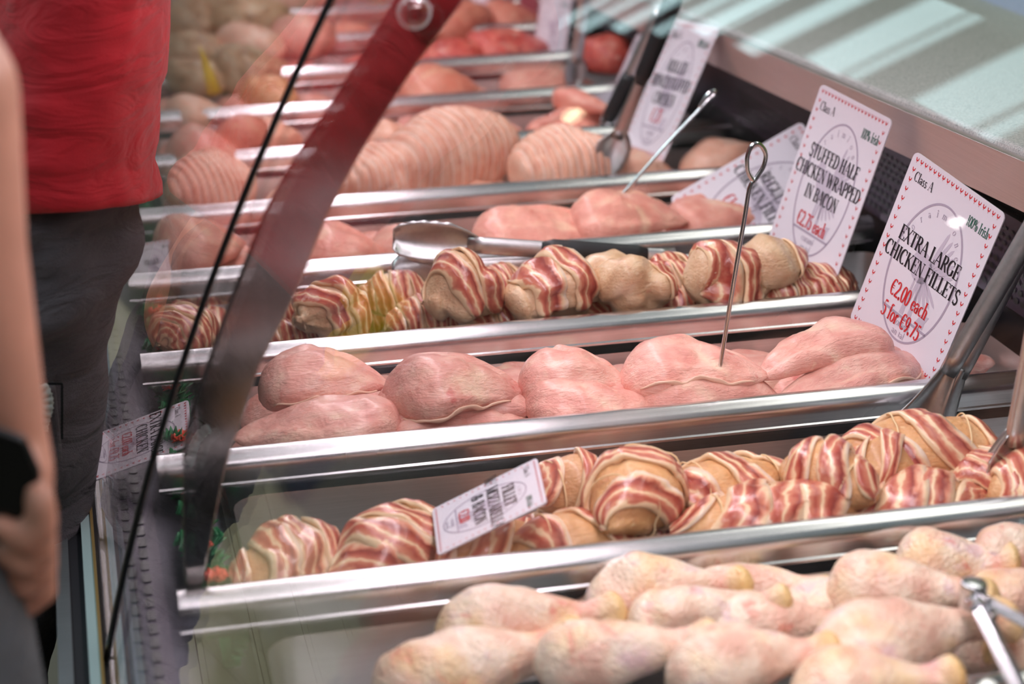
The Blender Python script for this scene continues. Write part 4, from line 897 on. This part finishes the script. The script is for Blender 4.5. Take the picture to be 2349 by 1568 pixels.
# ------------------------------------------------------------------ plastic garnish along the front of the deck
M['parsley'] = flat('green_plastic_parsley', (24, 128, 74), .4); M['flower'] = flat('orange_red_plastic_flower', (226, 74, 44), .4)
def frill(R, seed, lobes=9):
    g = np.random.default_rng(seed); n = lobes*4+1; V = [(0, 0, 0)]; 
    for ring_ in (.5, 1.0):
        for i in range(n):
            a = math.radians(-75+150*i/(n-1)); r = R*ring_*(1-.16*ring_*abs(math.sin(i*math.pi/4))); V.append((r*math.cos(a), r*math.sin(a), .22*R*ring_*math.sin(i*1.55+seed)))
    F = [(0, 1+i, 2+i) for i in range(n-1)]+[(1+i, 1+n+i, 2+n+i, 2+i) for i in range(n-1)]; return V, F
def garnish(label):
    t = thing('plastic_garnish', label, 'garnish', group='plastic parsley garnish along the front of the deck')
    base = mesh('stem_strip', *boxvf(-.008, -.06, 0, .008, .06, .008), M['parsley'], t, False)
    for i in range(9):
        V, F = frill(.028, i); o = mesh('leaf', V, F, M['parsley'], t, False); o.modifiers.new('t', 'SOLIDIFY').thickness = .001
        o.location = (.004*math.sin(i*2), -.056+.014*i, .012+.010*(i % 3)); o.rotation_euler = (.5*math.sin(i*3), -1.1+.4*math.sin(i*1.7), i*2.1)
    for y in (-.035, .03):
        f = thing('flower', None, None); f.parent = t; f.location = (-.004, y, .045)
        for k in range(5):
            V, F = frill(.013, k, 4); o = mesh('petal', V, F, M['flower'], f, True); o.modifiers.new('t', 'SOLIDIFY').thickness = .001; o.rotation_euler = (0, -.75, k*1.2566)
    return t
g0 = garnish('green plastic parsley with orange flowers at the left end of the bacon roll tray'); g0.location = (.100, .075, -.085)
for i, y in enumerate((.22, .36, .50, .66, .80, .94, 1.12, 1.3, 1.5)):
    c = copy_tree(g0); c.location = (.092, y, -.09); c['label'] = 'green plastic parsley clump in the row behind the front glass'

# ------------------------------------------------------------------ people
def capsules(caps, voxel, name, mat, parent=None, smooth=6, wr=None):
    parts = []
    for p, r0, q, r1 in caps:
        p, q = np.array(p, float), np.array(q, float); d = q-p; L = np.linalg.norm(d); d = d/L; P = []; R = []
        for a in np.linspace(-math.pi/2*.96, 0, 5): P.append(p+d*r0*math.sin(a)); R.append(r0*math.cos(a))
        for s in (.25, .5, .75): P.append(p+d*L*s); R.append(r0+(r1-r0)*s)
        for a in np.linspace(0, math.pi/2*.96, 5): P.append(q+d*r1*math.sin(a)); R.append(r1*math.cos(a))
        parts.append(sweep(P, R, None, 18, (.31, .9, .2)))
    V, F = join(parts); o = mesh(name+'_base', V, F, None)
    m = o.modifiers.new('r', 'REMESH'); m.mode = 'VOXEL'; m.voxel_size = voxel; s = o.modifiers.new('s', 'SMOOTH'); s.iterations = smooth; s.factor = .5
    dg = bpy.context.evaluated_depsgraph_get(); me = bpy.data.meshes.new_from_object(o.evaluated_get(dg)); bpy.data.objects.remove(o, do_unlink=True)
    me.materials.clear(); me.materials.append(mat); n = len(me.vertices); co = np.zeros(n*3, dtype=np.float32); me.vertices.foreach_get('co', co); co = co.reshape(-1, 3).astype(float)
    if wr is not None: co = wr(co); me.vertices.foreach_set('co', co.astype(np.float32).ravel())
    me.polygons.foreach_set('use_smooth', [True]*len(me.polygons)); me.update()
    ob = bpy.data.objects.new(name, me); link(ob, parent); return ob
def cloth(name, c, weave=900, amt=.15, bs=1.0):
    m = NT(name); v = m.coord(); a = m.noise(v, 14, 4, .6); w = m.noise(v, weave, 2)
    m.l(m.ramp(a, [(.3, tuple(x*.88 for x in c)), (.7, c)]), m.b.inputs['Base Color']); m.set(Roughness=.85, Sheen_Weight=.12); m.bump(m.math('ADD', m.noise(m.coord((4, 4, 11)), 2.6, 3, .5, 1.2), m.math('MULTIPLY', w, amt*.4)), bs, .035); return m.m
def skinmat(name, c):
    m = NT(name); m.l(m.ramp(m.noise(m.coord(), 18, 4), [(.3, tuple(x*.92 for x in c)), (.7, c)]), m.b.inputs['Base Color']); m.set(Roughness=.5, Subsurface_Weight=.1, Subsurface_Radius=(.015, .006, .004), Subsurface_Scale=.4); return m.m
M['skin'] = skinmat('skin', (208, 150, 128)); M['hair'] = flat('dark_hair', (40, 30, 26), .6)
def head_parts(t, c, face, hair='hair', R=.098):
    """hair cap, eyes, brows, mouth and ears set on a head already in the body mesh; face is the direction looked at"""
    f = np.array(face, float); f /= np.linalg.norm(f); s = np.cross(f, (0, 0, 1)); s /= np.linalg.norm(s); u = np.array((0, 0, 1.0)); c = np.array(c, float)
    def blob(name, ctr, rx, ry, rz, mat, n=14):
        V = []; 
        for i in range(n):
            a = math.pi*(i+.02)/(n-1+.04)
            for j in range(n): b = 2*math.pi*j/n; V.append(ctr+s*rx*math.sin(a)*math.cos(b)+f*ry*math.sin(a)*math.sin(b)+u*rz*math.cos(a))
        mesh(name, V, grid_faces(n, n), mat, t)
    blob('hair', c-f*.016+u*.030, R*.92, R*1.02, R*1.10, M[hair], 20)
    for k in (-1, 1):
        blob('eye', c+f*(R*.90)+s*k*.032+u*.002, .013, .009, .009, M['eye']); blob('ear', c+s*k*R*.82-f*.005, .010, .022, .032, M['skin'])
    blob('nose', c+f*(R*1.0)-u*.022, .014, .018, .024, M['skin']); blob('mouth', c+f*(R*.90)-u*.060, .024, .010, .007, M['lip'])
M['eye'] = flat('eye', (40, 34, 32), .2); M['lip'] = flat('lips', (170, 90, 84), .4)

# person in red facing the counter, leaning against the glass
M['redshirt'] = cloth('red_cotton', (188, 4, 28), bs=.42); M['trouser'] = cloth('charcoal_cotton', (92, 82, 90), 1200, .3)
p1 = thing('person', 'person in a red T-shirt and dark grey cargo trousers standing against the glass', 'person', (0, 0, FLOOR))
def up(P): return [(x, y, z-FLOOR) for x, y, z in P]
def capz(L): return [((p[0], p[1], p[2]-FLOOR), a, (q[0], q[1], q[2]-FLOOR), b) for p, a, q, b in L]
YC = .57
body = capz([((-.17, YC-.09, -.66), .035, (-.17, YC-.09, -.3), .05), ((-.17, YC-.09, -.3), .05, (-.09, YC-.08, .1), .07), ((-.17, YC+.09, -.66), .035, (-.17, YC+.09, -.3), .05), ((-.17, YC+.09, -.3), .05, (-.09, YC+.08, .1), .07),
 ((-.19, YC-.09, -.69), .03, (-.09, YC-.10, -.695), .024), ((-.19, YC+.09, -.69), .03, (-.09, YC+.10, -.695), .024),
 ((-.03, YC, .12), .072, (-.002, YC, .4), .076), ((-.002, YC, .4), .076, (.04, YC, .62), .08), ((.04, YC-.15, .65), .045, (.04, YC+.15, .65), .045), ((.04, YC, .66), .055, (.06, YC, .80), .05),
 ((.07, YC, .90), .082, (.075, YC, .83), .068), ((.04, YC-.17, .655), .042, (.10, YC-.19, .60), .036), ((.10, YC-.19, .60), .036, (.14, YC-.06, .70), .026), ((.04, YC+.17, .655), .042, (.10, YC+.19, .60), .036), ((.10, YC+.19, .60), .036, (.15, YC+.05, .70), .026)]
 +[((.14, YC-.06, .70), .022, (.16, YC-.02, .75), .022), ((.15, YC+.05, .70), .022, (.165, YC+.02, .75), .022)])
capsules(body, .012, 'body', M['skin'], p1)
head_parts(p1, (.07, YC, .885-FLOOR), (.8, .1, -.6))
# T-shirt: rings from hem to shoulders, right-hand profile following the photographed outline
prof1 = [(x, y) for y, x in ((420, 372), (400, 370), (345, 362), (330, 370), (200, 378), (170, 392), (100, 398), (0, 402))]
pz = [ony(x, y, YC-.02) for x, y in prof1]; zz = np.array([p[2] for p in pz]); xx = np.array([p[0] for p in pz])-.004
NZ, NA = 70, 90; nz1 = Noise(11); V = []; zt = np.linspace(zz[0]-.012, .74, NZ)
for i, z in enumerate(zt):
    xr = np.interp(z, zz, xx) if z < zz[-1] else xx[-1]+(z-zz[-1])*.18
    f = i/(NZ-1); a = .100-.004*f if f < .8 else .096*math.sqrt(max(1-((f-.8)/.21)**2, .02)); b = .222-.01*f if f < .8 else .211*math.sqrt(max(1-((f-.8)/.21)**2, .02))
    for j in range(NA):
        t = 2*math.pi*j/NA; ct, st = math.cos(t), math.sin(t); x = xr-a+a*np.sign(ct)*abs(ct)**.85; y = YC+b*np.sign(st)*abs(st)**.9
        near = max(0, -st); z2 = z+.045*near*(1-f)*(f < .999)
        P = np.array([x, y, z2]); w = (nz1(P*np.array([.6, .6, 1.6]), 4)*.006+nz1(P*np.array([1, 1, 2.2])+P[1], 9)*.003)*(1-.75*max(0, ct))
        if i < 3: w += .0035
        if i == 5: w -= .002
        V.append((x+ct*w, y+st*w, z2-FLOOR))
F = grid_faces(NZ, NA); o = mesh('shirt', V, F, M['redshirt'], p1); o.modifiers.new('t', 'SOLIDIFY').thickness = .003
for sg in (-1, 1):
    q = capz([((.035, YC+sg*.150, .645), .066, (.085, YC+sg*.185, .61), .056), ((.035, YC+sg*.150, .645), .066, (.04, YC+sg*.05, .68), .058)]); capsules(q, .012, 'sleeve', M['redshirt'], p1)
# trousers: outline from the photograph on the counter side
prof2 = [(x, y) for y, x in ((1720, 95), (1620, 112), (1500, 128), (1420, 142), (1280, 190), (1180, 218), (1100, 230), (1000, 242), (870, 257), (800, 252), (740, 268), (640, 300), (560, 335), (425, 352), (390, 356))]
pz = [ony(x, y, YC-.10) for x, y in prof2]; z2_ = np.array([p[2] for p in pz]); x2_ = np.array([p[0] for p in pz])-.004
nz2 = Noise(23)
def leg_rings(yc, sgn):
    NZ, NA = 90, 56; V = []
    for i, z in enumerate(np.linspace(-.665, .285, NZ)):
        xr = (np.interp(z, z2_, x2_) if z > z2_[0] else x2_[0]-.015)-np.interp(z, [.20, .26], [0, .02])
        ax = np.interp(z, [-.67, -.3, .0, .15, .34], [.072, .082, .095, .102, .098]); by = np.interp(z, [-.67, -.3, .0, .16, .34], [.07, .085, .10, .108, .092])
        y0 = YC+(yc-YC)*np.interp(z, [-.67, .1, .34], [1.0, 1.0, .95])
        for j in range(NA):
            t = 2*math.pi*j/NA; ct, st = math.cos(t), math.sin(t); x = xr-ax+ax*ct; y = y0+by*st; P = np.array([x, y+sgn, z])
            w = (nz2(P*np.array([.8, .8, 2.4])+P[0]*.8, 4.5)*.011+nz2(P*np.array([1, 1, 3.0])-P[0], 10)*.006+nz2(P*np.array([1.2, 1.2, 3.4])+P[0], 20)*.0022)*(1-.8*max(0, ct))
            V.append((x+ct*w, y+st*w, z-FLOOR))
    return V, grid_faces(NZ, NA)+[tuple(range(NA-1, -1, -1)), tuple((NZ-1)*NA+j for j in range(NA))]
tr = mesh('trousers', *join([leg_rings(YC-.10, 0), leg_rings(YC+.10, 3)]), M['trouser'], p1)
# cargo pocket with its pale strap on the near thigh
yn = YC-.10-.108
c0, c1 = ony(20, 895, yn), ony(138, 1000, yn)
V, F = boxvf(c0[0], yn-.006, c1[2]-.03-FLOOR, c1[0], yn+.03, c0[2]-FLOOR); bev(mesh('pocket', V, F, M['trouser'], tr, False), .006, 3)
s0, s1 = ony(96, 880, yn-.008), ony(118, 985, yn-.008); 
V, F = sweep([(s0[0]+.004*math.sin(i*.2), yn-.012-.002*math.sin(i*1.9), z-FLOOR) for i, z in enumerate(np.linspace(s0[2], s1[2], 24))], [.0055+.0012*(i % 2) for i in range(24)], .003, 8, (0, 1, 0)); mesh('strap', V, F, flat('pale_webbing', (150, 158, 156), .8), tr)
V, F = join([boxvf(-.01, -.004, -.0015, .0, .004, .0015)]); 
st = []
for i in range(14): q = ony(142, 882+9*i, yn-.008); st.append(boxvf(q[0]-.0012, yn-.0085, q[2]-.004-FLOOR, q[0]+.0012, yn-.006, q[2]+.001-FLOOR))
for i in range(6): q = ony(100+8*i, 880, yn-.008); st.append(boxvf(q[0]-.0028, yn-.0085, q[2]-.001-FLOOR, q[0]+.0012, yn-.006, q[2]+.001-FLOOR))
mesh('stitching', *join(st), M['gasket'], tr, False)
for sg, y in ((-1, YC-.095), (1, YC+.095)):
    V, F = sweep([(-.24+.26*s, y, -.688-FLOOR) for s in np.linspace(0, 1, 12)], [.02, .034, .038, .038, .038, .04, .043, .045, .045, .043, .036, .015], [.02, .03, .032, .034, .034, .032, .03, .028, .026, .024, .02, .012], 16, (0, 0, 1)); mesh('shoe', V, F, M['dark'], p1)

# second shopper, nearer and mostly out of frame: forearm, hand with a phone, grey trousers
p2 = thing('person', 'nearer person at the left frame edge, bare forearm and hand holding a black phone', 'person', (-.25, -.3, FLOOR))
YP = -.30
def q2(x, y, dy=0): p = ony(x, y, YP+dy); return (p[0]+.25, p[1]+.3, p[2]-FLOOR)
def r2(L): return [((p[0]+.25, p[1]+.3, p[2]-FLOOR), a, (q[0]+.25, q[1]+.3, q[2]-FLOOR), b) for p, a, q, b in L]
sh = (-.12+.25, -.30+.3, .62-FLOOR); el = q2(-112, 200, -.02); wr_ = q2(14, 955)
arm = [(sh, .05, el, .042), (el, .042, q2(-82, 560), .0405), (q2(-82, 560), .0405, wr_, .0275), (wr_, .0265, q2(50, 1080), .0225), (q2(72, 1060, -.012), .0155, q2(84, 1170, -.014), .0125), (q2(66, 1060, .012), .0155, q2(80, 1185, .012), .0125), (q2(78, 1060, .03), .0145, q2(80, 1200, .034), .012)]
for i, (dy, yy) in enumerate(((-.048, 0), (-.034, 58), (-.020, 108), (-.004, 150))):
    a, b, c, d = q2(92, 1150+yy*.55, dy), q2(99, 1205+yy, dy), q2(58, 1238+yy, dy), q2(4, 1208+yy*.95, dy)
    arm += [(a, .0112, b, .0106), (b, .0106, c, .0098), (c, .0098, d, .0086)]
arm += [(q2(40, 1010, .0), .016, q2(70, 1090, -.03), .013), (q2(30, 1010, .0), .015, q2(-50, 1060, -.01), .011), (q2(-50, 1060, -.01), .011, q2(-95, 1130, -.016), .009)]
rest = r2([((-.30, -.40, -.66), .035, (-.30, -.40, -.28), .052), ((-.30, -.40, -.28), .052, (-.27, -.38, .1), .072), ((-.30, -.20, -.66), .035, (-.30, -.2, -.28), .052), ((-.30, -.2, -.28), .052, (-.27, -.22, .1), .072),
 ((-.30, -.40, -.69), .03, (-.30, -.40+.11, -.695), .025), ((-.30, -.20, -.69), .03, (-.30, -.09, -.695), .025), ((-.27, -.3, .12), .10, (-.27, -.3, .4), .10), ((-.27, -.3, .4), .10, (-.26, -.3, .58), .1), ((-.40, -.3, .62), .05, (-.13, -.3, .62), .05), ((-.27, -.3, .62), .05, (-.27, -.3, .76), .046),
 ((-.27, -.3, .86), .08, (-.27, -.28, .80), .066), ((-.42, -.3, .62), .045, (-.47, -.28, .36), .038), ((-.47, -.28, .36), .037, (-.44, -.16, .20), .026), ((-.44, -.16, .2), .024, (-.43, -.12, .13), .022)])
capsules(arm+rest, .0042, 'body', M['skin'], p2, 4)
head_parts(p2, (-.02, 0.01, .845-FLOOR), (.3, 1, -.1))
M['grey'] = cloth('grey_denim', (92, 98, 106), bs=.4); M['tan_top'] = cloth('grey_top', (96, 92, 98), bs=.4)
lg = [(q2(-330, 1100), .085, q2(-262, 1420), .098), (q2(-262, 1420), .098, q2(-205, 1700), .10)]
lg += r2([((-.12, -.34, -.03), .10, (-.29, -.40, -.28), .075), ((-.29, -.40, -.28), .075, (-.30, -.40, -.63), .06), ((-.30, -.2, .1), .105, (-.31, -.2, -.28), .08), ((-.31, -.2, -.28), .08, (-.30, -.2, -.63), .06), ((-.30, -.28, .14), .12, (-.26, -.32, .16), .115), ((-.29, -.38, .12), .105, (-.30, -.40, -.28), .082), ((-.31, -.3, .1), .125, (-.27, -.3, .24), .12)])
capsules(lg, .012, 'trousers', M['grey'], p2, 5)
capsules(r2([((-.29, -.3, .22), .125, (-.28, -.3, .42), .125), ((-.28, -.3, .42), .125, (-.27, -.3, .58), .12), ((-.40, -.3, .61), .07, (-.15, -.3, .61), .07), ((-.14, -.3, .61), .068, (-.115, -.3, .54), .06), ((-.42, -.3, .6), .068, (-.455, -.29, .46), .06)]), .014, 'top', M['tan_top'], p2, 6)
for y in (-.40, -.20):
    V, F = sweep([(-.30+.25, y+.3-.09+.25*s, -.688-FLOOR) for s in np.linspace(0, 1, 10)], [.02, .034, .038, .038, .04, .043, .045, .043, .036, .015], [.02, .03, .034, .034, .032, .03, .028, .024, .02, .012], 14, (0, 0, 1)); mesh('shoe', V, F, M['dark'], p2)
# the phone in that hand
ph = thing('phone', 'black smartphone held in the hand at the left edge', 'phone'); A_ = [ony(x, y, YP-.040) for x, y in ((62, 1000), (98, 1085), (74, 1208), (-170, 1130), (-150, 960))]
cc = ony(-28, 1090, YP-.040); ph.location = tuple(cc)
u_ = ony(80, 1195, YP-.040)-ony(97, 1080, YP-.040)
P = [(p-cc) for p in (ony(60, 1000, YP-.04), ony(97, 1082, YP-.04), ony(76, 1205, YP-.04), ony(-165, 1120, YP-.04), ony(-150, 925, YP-.04))]
V = [(p[0], -.004, p[2]) for p in P]+[(p[0], .004, p[2]) for p in P]; n = 5; F = [tuple(range(n)), tuple(range(2*n-1, n-1, -1))]+[(i, n+i, n+(i+1) % n, (i+1) % n) for i in range(n)]
bev(mesh('case', V, F, flat('black_phone', (10, 11, 14), .3), ph, False), .004, 3, 20)
V = [(p[0]*.9, -.0045, p[2]*.9) for p in P]; mesh('screen', V, [tuple(range(5))], flat('black_screen', (6, 7, 10), .08), ph, False)

# passer-by further down the aisle, carrying a yellow bag (seen only mirrored in the front glass)
p3 = thing('person', 'passer-by in dark blue with a pale scarf further down the aisle', 'person', (-1.36, 3.5, FLOOR)); M['navy'] = cloth('navy_cloth', (26, 44, 96))
z = lambda L: [((p[0], p[1], p[2]), a, (q[0], q[1], q[2]), b) for p, a, q, b in L]
capsules(z([((-.09, 0, .05), .035, (-.09, 0, .45), .05), ((-.09, 0, .45), .05, (-.08, 0, .85), .07), ((.09, 0, .05), .035, (.09, 0, .45), .05), ((.09, 0, .45), .05, (.08, 0, .85), .07), ((0, 0, .9), .11, (0, 0, 1.3), .12), ((-.15, 0, 1.4), .05, (.15, 0, 1.4), .05), ((0, 0, 1.4), .05, (0, 0, 1.55), .05), ((0, 0, 1.64), .08, (0, -.01, 1.58), .066), ((-.19, 0, 1.38), .045, (-.24, 0, 1.1), .036), ((-.24, 0, 1.1), .036, (-.22, -.1, .86), .026), ((.19, 0, 1.38), .045, (.24, 0, 1.1), .036), ((.24, 0, 1.1), .036, (.22, -.1, .86), .026), ((-.22, -.1, .86), .024, (-.22, -.12, .78), .022), ((.22, -.1, .86), .024, (.22, -.12, .78), .022)]), .014, 'body', M['skin'], p3)
head_parts(p3, (0, 0, 1.62), (0, -1, -.1))
capsules(z([((-.095, 0, .07), .06, (-.095, 0, .45), .07), ((-.095, 0, .45), .07, (-.08, 0, .88), .10), ((.095, 0, .07), .06, (.095, 0, .45), .07), ((.095, 0, .45), .07, (.08, 0, .88), .10)]), .016, 'trousers', M['navy'], p3)
capsules(z([((0, 0, .9), .145, (0, 0, 1.3), .15), ((-.15, 0, 1.38), .075, (.15, 0, 1.38), .075), ((-.19, 0, 1.37), .065, (-.24, 0, 1.1), .052), ((-.24, 0, 1.1), .052, (-.225, -.09, .9), .042), ((.19, 0, 1.37), .065, (.24, 0, 1.1), .052), ((.24, 0, 1.1), .052, (.225, -.09, .9), .042)]), .016, 'coat', M['trouser'], p3)
bg = thing('carrier_bag', 'bright yellow carrier bag carried by the passer-by', 'bag', (-1.13, 3.40, FLOOR+.50))
V = []; 
for zz_, sc in ((-.05, .8), (.0, .95), (.2, 1.0), (.34, .95), (.36, .94)):
    for j in range(20): a = 2*math.pi*j/20; V.append((.20*sc*math.copysign(abs(math.cos(a))**.6, math.cos(a)), .06*sc*math.copysign(abs(math.sin(a))**.8, math.sin(a)), zz_))
o = mesh('bag_body', V, grid_faces(5, 20)+[tuple(range(19, -1, -1))], flat('yellow_bag_plastic', (244, 208, 40), .35), bg); o.modifiers.new('t', 'SOLIDIFY').thickness = .002
V, F = sweep(spline([(-.07, 0, .355), (-.05, 0, .41), (0, 0, .425), (.05, 0, .41), (.07, 0, .355)], 16), .006, .003, 8, (0, 1, 0)); mesh('bag_handle', V, F, M['dark'], bg)

# pendant bulbs down the aisle (their sparks show in the glass)
for i, (px_, py_, lb) in enumerate(((1075, 195, 'small warm pendant bulb nearest the counter end'), (1310, 262, 'small warm pendant bulb further along the aisle'), (2192, 508, 'white pendant bulb above the aisle'))):
    d = ray(px_, py_); ts = np.linspace(.05, 4, 8000); Q = CAM+ts[:, None]*d; k = int(np.argmax(Q[:, 0] >= gx(Q[:, 2]))); Q = Q[k]; n = np.array([-1, 0, .3+.47*Q[2]]); n /= np.linalg.norm(n); d = d/np.linalg.norm(d); r = d-2*(d@n)*n; L = Q+r*(3.2 if i < 2 else 5.2)
    t = thing('pendant_lamp', lb, 'lamp', L); P = [(0, 0, z) for z in np.linspace(-.03, .03, 9)]; SC_ = .5 if i else .7; R = [.002, .014, .021, .024, .024, .022, .017, .011, .008]
    V, F = sweep(P, [q*SC_ for q in R], None, 14, (1, 0, 0)); mesh('bulb', V, F, emit('warm_bulb_%d' % i, (255, 232, 190) if i < 2 else (255, 250, 244), 14 if i != 1 else 6), t)
    V, F = sweep([(0, 0, .028), (0, 0, .06)], .011, None, 12, (1, 0, 0)); mesh('socket', V, F, M['dark'], t)
    V, F = sweep([(0, 0, .06), (0, 0, 2.2)], .003, None, 6, (1, 0, 0)); mesh('cord', V, F, M['dark'], t)

# unseen fixtures added to house the hall and seller fill lights
for nm, lb, loc, ry, hw, hl in (('fill_fixture', 'long added fixture for the fill light over the customer aisle', (-2.0, .6, 3.0), math.radians(-26), .27, 3.05), ('fill_fixture', 'short added fixture for the fill light over the seller side', (1.7, .8, 2.0), math.radians(18), .17, 1.55)):
    t = thing(nm, lb, 'lamp', loc, (0, ry, 0)); mesh('housing', *join([boxvf(-hw, -hl, .012, hw, hl, .05), boxvf(-hw, -hl, -.01, -hw+.012, hl, .012), boxvf(hw-.012, -hl, -.01, hw, hl, .012)]), M['pan'], t, False)
    mesh('reflector', *boxvf(-hw+.014, -hl+.01, .006, hw-.014, hl-.01, .011), M['board'], t, False)
